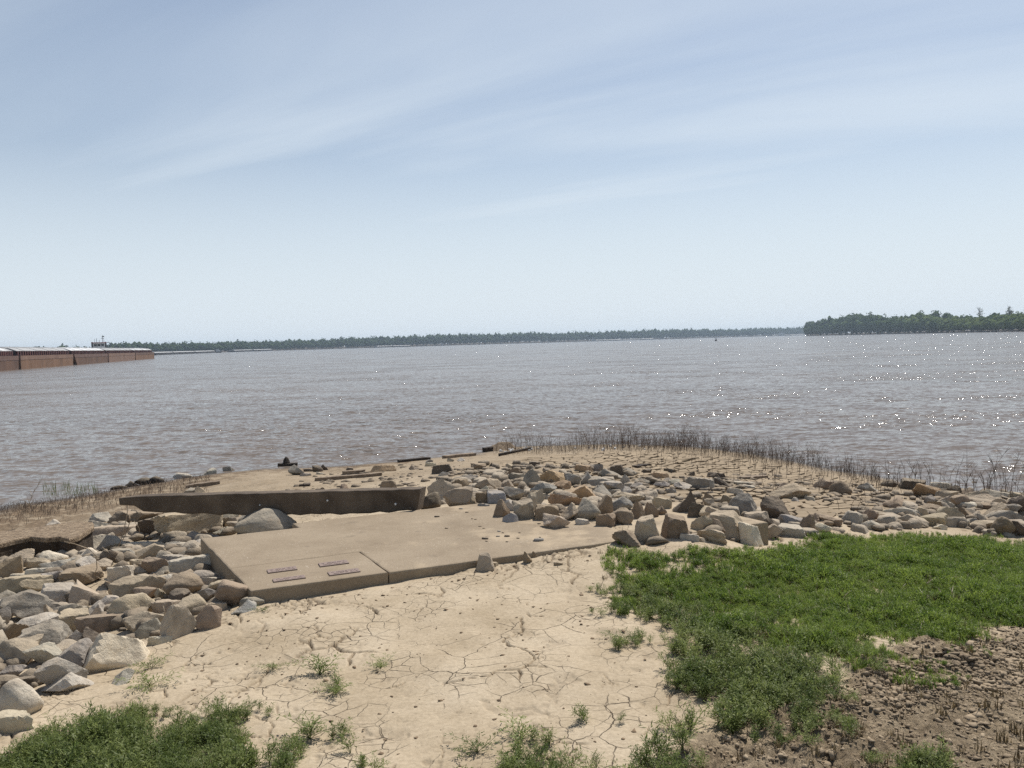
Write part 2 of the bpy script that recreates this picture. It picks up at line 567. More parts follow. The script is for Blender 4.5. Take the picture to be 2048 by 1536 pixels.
    L(attr('soil'), bs.inputs['Strength']); L(noise(34, 8, 0.78), bs.inputs['Height']); L(bp.outputs[0], bs.inputs['Normal'])
    bp = bs
    bh = N(nt, 'ShaderNodeBump', invert=True); bh.inputs['Strength'].default_value = 0.9; bh.inputs['Distance'].default_value = 0.012
    L(hq.outputs[0], bh.inputs['Height']); L(bp.outputs[0], bh.inputs['Normal'])
    L(bh.outputs[0], b.inputs['Normal'])
    o = N(nt, 'ShaderNodeOutputMaterial'); L(b.outputs[0], o.inputs['Surface'])
    return m


SLOPE = (0.9, 1.86)


def water_mat():
    m, nt = new_mat('river_water')
    L = nt.links.new
    geo = N(nt, 'ShaderNodeNewGeometry')
    P = geo.outputs['Position']
    def noise(s, d, r, sc=None, dist=0.0):
        n = N(nt, 'ShaderNodeTexNoise'); n.inputs['Scale'].default_value = s; n.inputs['Detail'].default_value = d; n.inputs['Roughness'].default_value = r
        n.inputs['Distortion'].default_value = dist
        v = P
        if sc:
            mp = N(nt, 'ShaderNodeMapping'); mp.inputs['Scale'].default_value = sc; mp.inputs['Rotation'].default_value = (0, 0, R(20))
            L(P, mp.inputs[0]); v = mp.outputs[0]
        L(v, n.inputs['Vector']); return n.outputs['Fac']
    col = ramp(nt, [(0.35, (0.140, 0.115, 0.092)), (0.65, (0.172, 0.142, 0.115))])
    L(noise(0.02, 4, 0.6, (1, 3, 1)), col.inputs[0])
    b = N(nt, 'ShaderNodeBsdfPrincipled')
    b.inputs['Roughness'].default_value = 0.095
    b.inputs['IOR'].default_value = 1.25
    L(col.outputs[0], b.inputs['Base Color'])
    # wind ripples as a slope field at three sizes; gusts modulate its strength
    gust = N(nt, 'ShaderNodeMapRange'); gust.inputs['From Min'].default_value = 0.35; gust.inputs['From Max'].default_value = 0.65
    gust.inputs['To Min'].default_value = 0.8; gust.inputs['To Max'].default_value = 1.1
    L(noise(0.05, 4, 0.6, (1, 2.4, 1)), gust.inputs['Value'])
    # groups of steeper wavelets, a metre to tens of metres across
    grp = N(nt, 'ShaderNodeMapRange', interpolation_type='SMOOTHSTEP'); grp.inputs['From Min'].default_value = 0.46; grp.inputs['From Max'].default_value = 0.62
    grp.inputs['To Min'].default_value = 0.75; grp.inputs['To Max'].default_value = 1.6
    L(noise(0.10, 7, 0.82, (1, 1.6, 1)), grp.inputs['Value'])
    gg = N(nt, 'ShaderNodeMath', operation='MULTIPLY'); L(gust.outputs[0], gg.inputs[0]); L(grp.outputs[0], gg.inputs[1])
    def slope(s_, d_, sc_, k):
        n = N(nt, 'ShaderNodeTexNoise'); n.inputs['Scale'].default_value = s_; n.inputs['Detail'].default_value = d_; n.inputs['Roughness'].default_value = 0.6
        mp = N(nt, 'ShaderNodeMapping'); mp.inputs['Scale'].default_value = sc_; mp.inputs['Rotation'].default_value = (0, 0, R(-14))
        L(P, mp.inputs[0]); L(mp.outputs[0], n.inputs['Vector'])
        sb = N(nt, 'ShaderNodeVectorMath', operation='SUBTRACT'); L(n.outputs['Color'], sb.inputs[0]); sb.inputs[1].default_value = (.5, .5, .5)
        ml = N(nt, 'ShaderNodeVectorMath', operation='MULTIPLY'); L(sb.outputs[0], ml.inputs[0]); ml.inputs[1].default_value = (k * 1.25, k, 0)
        return ml.outputs[0]
    a1 = N(nt, 'ShaderNodeVectorMath', operation='ADD'); L(slope(0.9, 2, (1, 1.7, 1), SLOPE[0]), a1.inputs[0]); L(slope(4.5, 3, (1, 1.5, 1), SLOPE[1]), a1.inputs[1])
    # wavelets run towards the bank: their steep faces look that way
    sx = N(nt, 'ShaderNodeSeparateXYZ'); L(a1.outputs[0], sx.inputs[0])
    ab = N(nt, 'ShaderNodeMath', operation='ABSOLUTE'); L(sx.outputs['Y'], ab.inputs[0])
    ng = N(nt, 'ShaderNodeMath', operation='MULTIPLY'); L(ab.outputs[0], ng.inputs[0]); ng.inputs[1].default_value = -1.0
    cb = N(nt, 'ShaderNodeCombineXYZ'); L(sx.outputs['X'], cb.inputs['X']); L(ng.outputs[0], cb.inputs['Y'])
    sc2 = N(nt, 'ShaderNodeVectorMath', operation='SCALE'); L(cb.outputs[0], sc2.inputs[0]); L(gg.outputs[0], sc2.inputs['Scale'])
    a2 = N(nt, 'ShaderNodeVectorMath', operation='ADD'); L(geo.outputs['Normal'], a2.inputs[0]); L(sc2.outputs[0], a2.inputs[1])
    nm = N(nt, 'ShaderNodeVectorMath', operation='NORMALIZE'); L(a2.outputs[0], nm.inputs[0])
    L(nm.outputs[0], b.inputs['Normal'])
    o = N(nt, 'ShaderNodeOutputMaterial'); L(b.outputs[0], o.inputs['Surface'])
    return m


def leaf_mat(name, c1, c2, c3=None, trans=0.35):
    m, nt = new_mat(name)
    L = nt.links.new
    oi = N(nt, 'ShaderNodeObjectInfo')
    geo = N(nt, 'ShaderNodeNewGeometry')
    n1 = N(nt, 'ShaderNodeTexNoise'); n1.inputs['Scale'].default_value = 1.3; n1.inputs['Detail'].default_value = 3
    L(geo.outputs['Position'], n1.inputs['Vector'])
    ad = N(nt, 'ShaderNodeMath', operation='ADD'); L(oi.outputs['Random'], ad.inputs[0]); L(n1.outputs['Fac'], ad.inputs[1])
    ml = N(nt, 'ShaderNodeMath', operation='MULTIPLY'); L(ad.outputs[0], ml.inputs[0]); ml.inputs[1].default_value = 0.5
    rp = ramp(nt, [(0.2, c1), (0.75, c2)])
    L(ml.outputs[0], rp.inputs[0])
    b = N(nt, 'ShaderNodeBsdfPrincipled'); b.inputs['Roughness'].default_value = 0.5; b.inputs['Specular IOR Level'].default_value = 0.3
    L(rp.outputs[0], b.inputs['Base Color'])
    t = N(nt, 'ShaderNodeBsdfTranslucent'); L(rp.outputs[0], t.inputs['Color'])
    mx = N(nt, 'ShaderNodeMixShader'); mx.inputs[0].default_value = trans
    L(b.outputs[0], mx.inputs[1]); L(t.outputs[0], mx.inputs[2])
    o = N(nt, 'ShaderNodeOutputMaterial'); L(mx.outputs[0], o.inputs['Surface'])
    return m


def tree_mat(name, c1, c2, scale=0.12):
    m, nt = new_mat(name)
    L = nt.links.new
    geo = N(nt, 'ShaderNodeNewGeometry')
    n1 = N(nt, 'ShaderNodeTexNoise'); n1.inputs['Scale'].default_value = scale; n1.inputs['Detail'].default_value = 4
    L(geo.outputs['Position'], n1.inputs['Vector'])
    rp = ramp(nt, [(0.32, c1), (0.68, c2)])
    L(n1.outputs['Fac'], rp.inputs[0])
    b = N(nt, 'ShaderNodeBsdfDiffuse'); L(rp.outputs[0], b.inputs['Color'])
    t = N(nt, 'ShaderNodeBsdfTranslucent'); L(rp.outputs[0], t.inputs['Color'])
    mx = N(nt, 'ShaderNodeMixShader'); mx.inputs[0].default_value = 0.3
    L(b.outputs[0], mx.inputs[1]); L(t.outputs[0], mx.inputs[2])
    o = N(nt, 'ShaderNodeOutputMaterial'); L(mx.outputs[0], o.inputs['Surface'])
    return m


rock_mat(); ground_mat(); water_mat()
leaf_mat('weed_leaf', (0.088, 0.128, 0.030), (0.250, 0.288, 0.095), trans=0.52)
leaf_mat('grass_leaf', (0.078, 0.138, 0.018), (0.250, 0.320, 0.062), trans=0.52)
leaf_mat('dry_leaf', (0.10, 0.07, 0.035), (0.20, 0.15, 0.075), trans=0.2)
concrete_mat()
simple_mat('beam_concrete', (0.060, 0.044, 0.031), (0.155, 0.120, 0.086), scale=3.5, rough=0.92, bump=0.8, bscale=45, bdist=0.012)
simple_mat('gravel_top', (0.10, 0.068, 0.043), (0.33, 0.25, 0.165), scale=30, rough=0.95, bump=1.0, bscale=60, bdist=0.02)
simple_mat('undercut_shade', (0.03, 0.022, 0.015), (0.075, 0.054, 0.036), scale=9, rough=0.95, bump=0.8, bscale=40, bdist=0.02)  # dark colour standing in for shade under the gravel edge
simple_mat('plaque_metal', (0.185, 0.130, 0.103), (0.26, 0.188, 0.148), scale=40, rough=0.5, bump=0.1, spec=0.4)
simple_mat('lettering', (0.06, 0.038, 0.036), (0.10, 0.066, 0.06), scale=40, rough=0.6, bump=0)
simple_mat('driftwood', (0.13, 0.095, 0.065), (0.27, 0.21, 0.15), scale=14, rough=0.9, bump=0.8, bscale=50, bdist=0.006)
simple_mat('dark_wood', (0.022, 0.017, 0.013), (0.07, 0.052, 0.038), scale=14, rough=0.85, bump=0.6, bscale=50, bdist=0.006)
simple_mat('dry_stem', (0.23, 0.17, 0.11), (0.42, 0.34, 0.24), scale=20, rough=0.9, bump=0)
simple_mat('dead_stem', (0.065, 0.046, 0.033), (0.17, 0.125, 0.09), scale=3, rough=0.9, bump=0)
simple_mat('mud_plate', (0.20, 0.152, 0.098), (0.325, 0.252, 0.165), scale=2.5, rough=0.95, bump=0.5, bscale=40, bdist=0.008, coord='Object')
simple_mat('clod', (0.155, 0.116, 0.075), (0.34, 0.265, 0.177), scale=5, rough=0.95, bump=0.8, bscale=40, bdist=0.012)
simple_mat('crumb', (0.08, 0.054, 0.034), (0.26, 0.185, 0.115), scale=5, rough=0.95, bump=0)
simple_mat('barge_rust', (0.112, 0.062, 0.036), (0.20, 0.112, 0.066), scale=0.35, rough=0.85, bump=0, stretch=(1, 1, 0.3))
simple_mat('barge_pale', (0.14, 0.084, 0.061), (0.20, 0.125, 0.09), scale=0.4, rough=0.85, bump=0, stretch=(1, 1, 0.3))
simple_mat('barge_brown', (0.080, 0.046, 0.033), (0.145, 0.082, 0.053), scale=0.4, rough=0.85, bump=0, stretch=(1, 1, 0.3))
simple_mat('barge_upper', (0.10, 0.062, 0.050), (0.15, 0.09, 0.072), scale=0.5, rough=0.85, bump=0)
simple_mat('coaming_red', (0.055, 0.019, 0.018), (0.10, 0.036, 0.031), scale=0.5, rough=0.8, bump=0)
simple_mat('coaming_shell', (0.022, 0.014, 0.014), (0.045, 0.027, 0.026), scale=0.5, rough=0.8, bump=0)
simple_mat('cover_grey', (0.27, 0.27, 0.265), (0.40, 0.40, 0.39), scale=0.6, rough=0.6, bump=0)
simple_mat('cover_white', (0.50, 0.50, 0.49), (0.64, 0.64, 0.63), scale=0.6, rough=0.5, bump=0)
simple_mat('white_paint', (0.42, 0.42, 0.41), (0.56, 0.56, 0.55), scale=1.0, rough=0.6, bump=0)
simple_mat('dark_glass', (0.02, 0.025, 0.03), (0.04, 0.045, 0.05), scale=1.0, rough=0.15, bump=0)
simple_mat('red_paint', (0.20, 0.035, 0.03), (0.30, 0.06, 0.05), scale=1.0, rough=0.7, bump=0)
simple_mat('dark_steel', (0.025, 0.025, 0.027), (0.06, 0.06, 0.062), scale=1.0, rough=0.7, bump=0)
simple_mat('bank_soil', (0.06, 0.048, 0.036), (0.12, 0.095, 0.072), scale=0.05, rough=0.95, bump=0)
simple_mat('foam', (0.6, 0.6, 0.58), (0.8, 0.8, 0.78), scale=8, rough=0.8, bump=0.4)
simple_mat('bark', (0.10, 0.085, 0.07), (0.22, 0.19, 0.16), scale=1.5, rough=0.95, bump=0)
tree_mat('far_foliage', (0.030, 0.050, 0.022), (0.065, 0.092, 0.042), 0.05)
tree_mat('wood_foliage', (0.030, 0.052, 0.018), (0.085, 0.120, 0.042), 0.10)
tree_mat('willow_foliage', (0.072, 0.105, 0.030), (0.140, 0.175, 0.060), 0.14)
tree_mat('scrub_foliage', (0.12, 0.13, 0.07), (0.18, 0.18, 0.10), 0.2)

# ------------------------------------------------------------------ terrain
SHORE_PX = [(-260, 1110), (0, 1012), (120, 998), (220, 980), (300, 966), (420, 948), (520, 938), (600, 934), (700, 930),
            (800, 922), (860, 915), (940, 909), (975, 902), (1010, 893), (1100, 890), (1250, 887), (1400, 893), (1500, 905), (1600, 922),
            (1700, 942), (1800, 960), (1900, 975), (2048, 990), (2300, 1030)]
_sp = at_z([p[0] for p in SHORE_PX], [p[1] for p in SHORE_PX], WATER_Z)
SHORE = [(-60, -40), (-42, -6), (-20, 6)] + [(p[0], p[1]) for p in _sp] + [(20, 6), (42, -6), (60, -40)]
SLAB_Z = 0.03
f0 = at_z(501, 1182, SLAB_Z)[:2]
b0 = at_z(401, 1076.5, SLAB_Z)[:2]
f1 = at_z(1288, 1075, SLAB_Z)[:2]
LV = b0 - f0
b1 = f1 + LV
SLAB_POLY = [tuple(f0), tuple(f1), tuple(b1), tuple(b0)]
f2 = f1 + (f1 - f0) / np.linalg.norm(f1 - f0) * 1.25
SLAB2_POLY = [tuple(f1), tuple(f2), tuple(f2 + LV * 0.62), tuple(f1 + LV * 0.62)]


def zone_poly(pxs, z=-0.02):
    p = at_z([q[0] for q in pxs], [q[1] for q in pxs], z)
    return [(a[0], a[1]) for a in p]


SOIL_POLY = zone_poly([(1990, 1225), (1880, 1258), (1780, 1280), (1680, 1350), (1540, 1415), (1440, 1462), (1290, 1535), (1150, 1800), (2600, 1800), (2500, 1200)])


def soil_mask(x, y):
    sd = np.where(in_poly(x, y, SOIL_POLY), 1, -1) * poly_dist(x, y, SOIL_POLY)
    sd = sd + (fbm2(x * 4, y * 4, 21, 3) - 0.5) * 0.5
    return sstep(-0.12, 0.15, sd), np.exp(-((sd - 0.18) / 0.28) ** 2)


def base_z(x, y):
    ins = in_poly(x, y, SHORE)
    d = poly_dist(x, y, SHORE, closed=False)
    s = np.where(ins, d, -d)
    z = WATER_Z + np.interp(s, [-80, -12, -2, 0, 2, 4, 6, 8, 10, 13, 60],
                            [-9, -1.8, -.30, 0, .15, .31, .46, .575, .63, .65, .68])
    # silt is banked up against the slab, higher at its far end
    sl_ = (f1 - f0) / np.linalg.norm(f1 - f0)
    al_ = (x - f0[0]) * sl_[0] + (y - f0[1]) * sl_[1]
    tgt = np.interp(al_, [-1.5, 0, 1.2, 2.6, 3.4, 5.5], [-.17, -.065, -.045, .012, .030, .015])
    dq = np.where(in_poly(x, y, SLAB_POLY), 0, poly_dist(x, y, SLAB_POLY))
    z = z + (tgt - z) * sstep(1.5, 0.15, dq)
    # hollow under the stones left of the slab, drift of silt against its other end
    z = z + 0.11 * np.exp(-(((x + 4.3) / 0.9) ** 2 + ((y - 7.0) / 0.7) ** 2)) * 1.35
    z = z - 0.08 * np.exp(-(((x + 2.9) / 0.8) ** 2 + ((y - 6.8) / 1.3) ** 2))
    z = z + (fbm2(x * 0.7, y * 0.7, 3, 3) - 0.5) * 0.10 * sstep(-0.5, 2.0, s) * sstep(0.1, 1.2, dq)
    soil, edge = soil_mask(x, y)
    rut = np.abs(((x * 0.86 - y * 0.5) * 1.5 + (fbm2(x * 1.5, y * 1.5, 35, 2) - .5) * .8) % 1.0 - 0.5)
    z = z + soil * ((fbm2(x * 2.4, y * 2.4, 31, 3) - 0.5) * 0.06 + 0.03 * edge + (fbm2(x * 18, y * 18, 37, 4, 0.7) - 0.5) * (0.04 + .05 * edge) - 0.03 * sstep(0.16, 0.06, rut) * edge)
    z = z + (fbm2(x * 3.1, y * 3.1, 8, 3) - 0.5) * 0.032 * sstep(-0.5, 2.0, s)
    return z, s


def surf_z(x, y):
    x = np.atleast_1d(np.asarray(x, float)); y = np.atleast_1d(np.asarray(y, float))
    z, s = base_z(x, y)
    z = np.where(in_poly(x, y, SLAB_POLY), np.maximum(z, SLAB_Z), z)
    z = np.where(in_poly(x, y, SLAB2_POLY), np.maximum(z, SLAB_Z - 0.012), z)
    return z


def hit(px, py):
    """where pixel rays meet the bank"""
    d = ray(np.atleast_1d(px), np.atleast_1d(py))
    z = np.zeros(len(d))
    for _ in range(14):
        t = (z - CAM_Z) / d[:, 2]
        zn = surf_z(d[:, 0] * t, d[:, 1] * t)
        z = 0.3 * z + 0.7 * zn
    t = (z - CAM_Z) / d[:, 2]
    p = d * t[:, None]; p[:, 2] = z
    return p


# zone of plate-like cracked mud on the point
PLATE_PX = [(1010, 930), (1060, 915), (1180, 905), (1300, 903), (1400, 908), (1500, 920), (1600, 938), (1700, 958), (1770, 972),
            (1790, 1000), (1760, 1035), (1600, 1050), (1480, 1045), (1300, 1042), (1180, 1010), (1080, 970)]
PLATE_POLY = [tuple(p[:2]) for p in hit([p[0] for p in PLATE_PX], [p[1] for p in PLATE_PX])]


def build_ground():
    az = np.concatenate([np.linspace(-180, -48, 34)[:-1], np.linspace(-48, 48, 1010), np.linspace(48, 180, 34)[1:-1]])
    az = np.radians(az)
    dep = np.radians(np.linspace(30, 4.6, 440))
    rr = np.concatenate([[0.15, 0.5, 0.9, 1.3, 1.7, 2.1, 2.4, 2.65], CAM_Z / np.tan(dep), np.linspace(21.5, 70, 14)])
    A, Rr = np.meshgrid(az, rr)
    x = (np.sin(A) * Rr).ravel(); y = (np.cos(A) * Rr).ravel()
    z, s = base_z(x, y)
    n = len(x)
    dist = np.hypot(x, y)
    soil = soil_mask(x, y)[0]
    # litter and wet band at the water, more on the left bank
    lit = sstep(2.6, 0.3, s + (fbm2(x * 2.2, y * 2.2, 41, 4) - 0.5) * 2.4) * np.where(x < -2.0, 1.0, 0.55)
    left_bank = sstep(-3.2, -5.2, x) * sstep(6.0, 1.0, s + (fbm2(x * 1.5, y * 1.5, 43, 3) - .5) * 3)
    bank_tone = sstep(7.2, 3.5, s + (fbm2(x * .8, y * .8, 45, 3) - .5) * 2) * 0.42 * sstep(8.5, 10.5, np.hypot(x, y))  # browner ground colour on the lower bank past the foreground
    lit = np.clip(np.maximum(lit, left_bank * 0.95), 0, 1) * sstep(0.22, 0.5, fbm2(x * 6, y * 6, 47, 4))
    lit = np.maximum(lit, bank_tone)
    wet = sstep(0.55, 0.05, s + (fbm2(x * 3, y * 3, 51, 3) - 0.5) * 0.5)
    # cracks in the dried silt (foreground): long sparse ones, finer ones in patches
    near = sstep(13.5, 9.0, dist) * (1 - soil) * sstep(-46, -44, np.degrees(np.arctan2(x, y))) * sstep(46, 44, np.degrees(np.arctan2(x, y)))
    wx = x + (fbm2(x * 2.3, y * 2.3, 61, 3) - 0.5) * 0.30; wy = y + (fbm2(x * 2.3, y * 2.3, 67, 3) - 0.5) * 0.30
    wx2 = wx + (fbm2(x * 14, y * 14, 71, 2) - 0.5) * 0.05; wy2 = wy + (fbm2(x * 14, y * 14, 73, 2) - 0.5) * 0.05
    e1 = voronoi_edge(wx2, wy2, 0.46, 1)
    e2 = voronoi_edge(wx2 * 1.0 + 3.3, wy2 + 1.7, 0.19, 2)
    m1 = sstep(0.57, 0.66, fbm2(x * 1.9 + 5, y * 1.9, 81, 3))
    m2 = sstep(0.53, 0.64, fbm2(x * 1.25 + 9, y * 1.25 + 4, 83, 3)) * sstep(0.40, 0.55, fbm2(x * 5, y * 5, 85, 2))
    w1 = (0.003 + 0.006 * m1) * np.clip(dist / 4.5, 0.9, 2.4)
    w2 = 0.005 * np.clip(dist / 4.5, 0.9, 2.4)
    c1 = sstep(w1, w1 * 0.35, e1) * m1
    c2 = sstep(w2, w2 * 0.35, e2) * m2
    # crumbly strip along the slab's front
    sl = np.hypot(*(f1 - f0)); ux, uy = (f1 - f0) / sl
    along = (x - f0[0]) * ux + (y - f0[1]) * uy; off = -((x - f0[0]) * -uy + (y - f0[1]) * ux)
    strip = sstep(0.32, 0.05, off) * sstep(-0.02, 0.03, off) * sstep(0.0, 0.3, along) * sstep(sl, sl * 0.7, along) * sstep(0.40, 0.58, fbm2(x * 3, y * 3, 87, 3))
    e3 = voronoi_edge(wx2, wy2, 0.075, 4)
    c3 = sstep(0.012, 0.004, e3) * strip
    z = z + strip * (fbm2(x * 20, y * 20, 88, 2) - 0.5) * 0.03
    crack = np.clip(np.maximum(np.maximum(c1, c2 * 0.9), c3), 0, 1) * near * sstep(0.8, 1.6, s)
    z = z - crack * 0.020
    # curl beside cracks
    z = z + 0.003 * m1 * np.exp(-(e1 / 0.05) ** 2) * near * (1 - crack)
    # flaky pits, small trampled patches
    pit = sstep(0.66, 0.74, fbm2(x * 5.5, y * 5.5, 91, 4, 0.6)) * near
    z = z - pit * 0.012 * fbm2(x * 40, y * 40, 93, 2)
    # the plate field sits in a shallow dark bed
    pin = np.where(in_poly(x, y, PLATE_POLY), 1, -1) * poly_dist(x, y, PLATE_POLY)
    bed = sstep(-0.05, 0.35, pin + (fbm2(x * 2, y * 2, 95, 3) - .5) * 0.8)
    z = z - bed * 0.020
    nr, na = len(rr), len(az)
    idx = np.arange(nr * na).reshape(nr, na)
    nxt = np.roll(idx, -1, axis=1)
    q = np.stack([idx[:-1], idx[1:], nxt[1:], nxt[:-1]], -1).reshape(-1, 4)
    q = q[:, ::-1]
    me = np_mesh('ground', np.stack([x, y, z], -1), q, smooth=True)
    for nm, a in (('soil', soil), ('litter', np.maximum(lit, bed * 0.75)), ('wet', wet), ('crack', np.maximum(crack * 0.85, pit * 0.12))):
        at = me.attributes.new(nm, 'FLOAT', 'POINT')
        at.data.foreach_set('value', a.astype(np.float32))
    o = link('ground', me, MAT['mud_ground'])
    tag(o, 'pale dried mud river bank with cracks and turned brown soil', kind='structure')
    return o


GROUND = build_ground()


def build_water():
    az = np.radians(np.concatenate([np.linspace(-180, -50, 40)[:-1], np.linspace(-50, 50, 520), np.linspace(50, 180, 40)[1:-1]]))
    H = CAM_Z - WATER_Z
    dep = np.radians(np.concatenate([np.linspace(16, 3, 330), np.linspace(3, 0.5, 60)[1:]]))
    rr = np.concatenate([[4, 6, 7.5], H / np.tan(dep), [340, 450, 650, 1000, 1600, 2600, 4500, 9000]])
    A, Rr = np.meshgrid(az, rr)
    x = (np.sin(A) * Rr).ravel(); y = (np.cos(A) * Rr).ravel(); r = Rr.ravel()
    row = r * r / (H * 825.0) * 0.9
    z = np.zeros_like(x)
    rg = np.random.default_rng(5)
    gust = 0.55 + 0.9 * fbm2(x * 0.05, y * 0.11, 5, 3)
    for k in range(20):
        wl_ = 0.40 * (1.12 ** k) * rg.uniform(0.9, 1.1)
        th = R(205) + rg.normal(0, 0.55)       # wind from ahead, blowing towards the bank
        kx, ky = math.sin(th) * 2 * math.pi / wl_, math.cos(th) * 2 * math.pi / wl_
        amp = 0.0024 * wl_ ** 0.75 * np.clip(1.6 - row * 3.0 / wl_, 0, 1)
        ph = kx * x + ky * y + rg.uniform(0, 6.28) + 2.2 * noise2(x * 0.35 / wl_, y * 0.35 / wl_, 200 + k)
        sn = np.sin(ph)
        z += amp * (1 - 2 * np.abs(sn) ** 0.8 + 0.3) * 0.9
    z = z * gust * sstep(420, 200, r)
    ins = in_poly(x, y, SHORE)
    d = poly_dist(x, y, SHORE, closed=False)
    s = np.where(ins, d, -d)
    z = z * sstep(0.3, -2.5, s) + WATER_Z
    nr, na = len(rr), len(az)
    idx = np.arange(nr * na).reshape(nr, na); nxt = np.roll(idx, -1, axis=1)
    q = np.stack([idx[:-1], nxt[:-1], nxt[1:], idx[1:]], -1).reshape(-1, 4)
    me = np_mesh('river', np.stack([x, y, z], -1), q[:, ::-1][:, ::-1], smooth=True)
    # make sure normals point up
    if me.polygons[len(me.polygons) // 2].normal.z < 0: me.flip_normals()
    o = link('river', me, MAT['river_water'])
    tag(o, 'wide muddy brown river with wind ripples and sun glitter', kind='structure')
    return o


if GROUND.data.polygons[1000].normal.z < 0: GROUND.data.flip_normals()
build_water()

# ------------------------------------------------------------------ far banks and woods
FAR_PX = [(-420, 820), (-100, 900), (300, 1100), (480, 1250), (700, 1450), (900, 1600), (1100, 1800), (1300, 2000), (1620, 2550), (1800, 3000), (2300, 3300)]
FAR_TOP = [(-420, 24), (-100, 23), (20, 20), (100, 21), (200, 19), (228, 24), (330, 22), (480, 20), (600, 20), (700, 21), (830, 24), (900, 25), (1000, 24), (1100, 22.5), (1270, 21), (1330, 21), (1450, 18.5), (1620, 16), (1800, 14), (2300, 12)]


def az_of(px):
    d = ray(px, 685.0 + (1024 - np.asarray(px, float)) * 0.028)
    return np.arctan2(d[..., 0], d[..., 1])


def far_d(px): return np.interp(px, [p[0] for p in FAR_PX], [p[1] for p in FAR_PX])


def bank_strip(name, pxs, dists, depth, h0, h1, label):
    vs = []; n = len(pxs)
    for px, d in zip(pxs, dists):
        a = float(az_of(px)); s, c = math.sin(a), math.cos(a)
        for q, h in ((0, WATER_Z - 1.0), (2, WATER_Z + h0 * .5), (12, WATER_Z + h0), (depth, WATER_Z + h1), (depth + 600, WATER_Z + h1)):
            vs.append((s * (d + q), c * (d + q), h))
    f = []
    for i in range(n - 1):
        for k in range(4):
            f.append((i * 5 + k, (i + 1) * 5 + k, (i + 1) * 5 + k + 1, i * 5 + k + 1))
    me = np_mesh(name, np.array(vs), np.array(f))
    if me.polygons[1].normal.z < 0: me.flip_normals()
    o = link(name, me, MAT['bank_soil'])
    tag(o, label, kind='structure')


xs = np.linspace(-420, 2300, 60)
bank_strip('far_bank', xs, far_d(xs), 260, 1.1, 4, 'low far river bank with a thin strip of bare mud')
RB_PX = [(1613, 1290), (1700, 1120), (1800, 980), (1900, 850), (2048, 670), (2250, 520), (2500, 420)]
xs2 = np.linspace(1613, 2500, 30)
rb_d = np.interp(xs2, [p[0] for p in RB_PX], [p[1] for p in RB_PX])
bank_strip('near_bank', xs2, rb_d, 120, 0.6, 1.5, 'low wooded bank on the near side of the river mouth')


def crown_cloud(rg, c, rx, rz, n, size, out_v, out_f, clumps=7, core=0):
    """leaf-clump triangles in an uneven crown"""
    cc = rg.normal(0, 1, (clumps, 3)); cc /= np.linalg.norm(cc, axis=1)[:, None]
    cc *= rg.uniform(0.25, 0.62, (clumps, 1))
    rad = rg.uniform(0.32, 0.55, clumps)
    k = rg.integers(0, clumps, n)
    d = rg.normal(0, 1, (n, 3)); d /= np.linalg.norm(d, axis=1)[:, None]
    p = cc[k] + d * (rad[k] * rg.uniform(0.55, 1.0, n) ** 0.5)[:, None]
    p = p * np.array([rx, rx, rz]) + np.asarray(c)
    a = rg.normal(0, 1, (n, 3)); a /= np.linalg.norm(a, axis=1)[:, None]
    b = np.cross(a, rg.normal(0, 1, (n, 3))); b /= np.linalg.norm(b, axis=1)[:, None]
    s = (size * rg.uniform(0.6, 1.3, n))[:, None]
    v = np.stack([p + a * s, p - a * s * .6 + b * s * .8, p - a * s * .5 - b * s * .8], 1).reshape(-1, 3)
    base = sum(len(q) for q in out_v)
    out_v.append(v)
    out_f.append(np.arange(base, base + 3 * n).reshape(-1, 3))
    if core:   # inner mass of twigs and leaves
        base += 3 * n
        d0, f0_ = ico(1 if core == 1 else 2)
        dv = d0 * rg.uniform(0.62, 0.98, (len(d0), 1))
        q = dv * np.array([rx * .86, rx * .86, rz * .88]) + np.asarray(c)
        out_v.append(q); out_f.append(f0_ + base)


def build_far_wood():
    rg = np.random.default_rng(3)
    V, Fc = [], []
    tv = MB()
    for row in range(5):
        px = -400.0
        while px < 1680:
            d = float(far_d(px)) + 8 + row * 26 + rg.uniform(-8, 8)
            top = float(np.interp(px, [p[0] for p in FAR_TOP], [p[1] for p in FAR_TOP]))
            h_tot = top * d / F_PX + (CAM_Z - WATER_Z)
            h_tot *= rg.uniform(0.72, 1.0) if row < 3 else rg.uniform(0.78, 1.08)
            if row == 0: h_tot *= rg.uniform(0.55, 0.9)
            if 95 < px < 218 or px < 90:
                if row > 2: h_tot *= 0.92
            if px < 215: h_tot *= rg.uniform(.86, 1.0)
            a = float(az_of(px))
            w = rg.uniform(6.5, 10.5)
            z0 = WATER_Z + 0.9
            th = max(h_tot - 1.5, 6)
            x, y = math.sin(a) * d, math.cos(a) * d
            crown_cloud(rg, (x, y, z0 + th * 0.50), w, th * 0.53, 84, 1.15, V, Fc, 9, 1)
            if row < 2:
                tv.tube([(x, y, z0 - 1.5), (x + rg.normal(0, .5), y, z0 + th * .6)], [0.4, 0.2], 3, False)
            px += w * 0.95 * F_PX / d * rg.uniform(0.8, 1.25)
    me = np_mesh('far_wood', np.concatenate(V), np.concatenate(Fc))
    o = link('far_wood', me, MAT['far_foliage'])
    tag(o, 'long hazy line of green woods along the far bank', 'woods', kind='stuff')
    t = tv.build('trunks', MAT['bark'], o); t['kind'] = 'stuff'


build_far_wood()


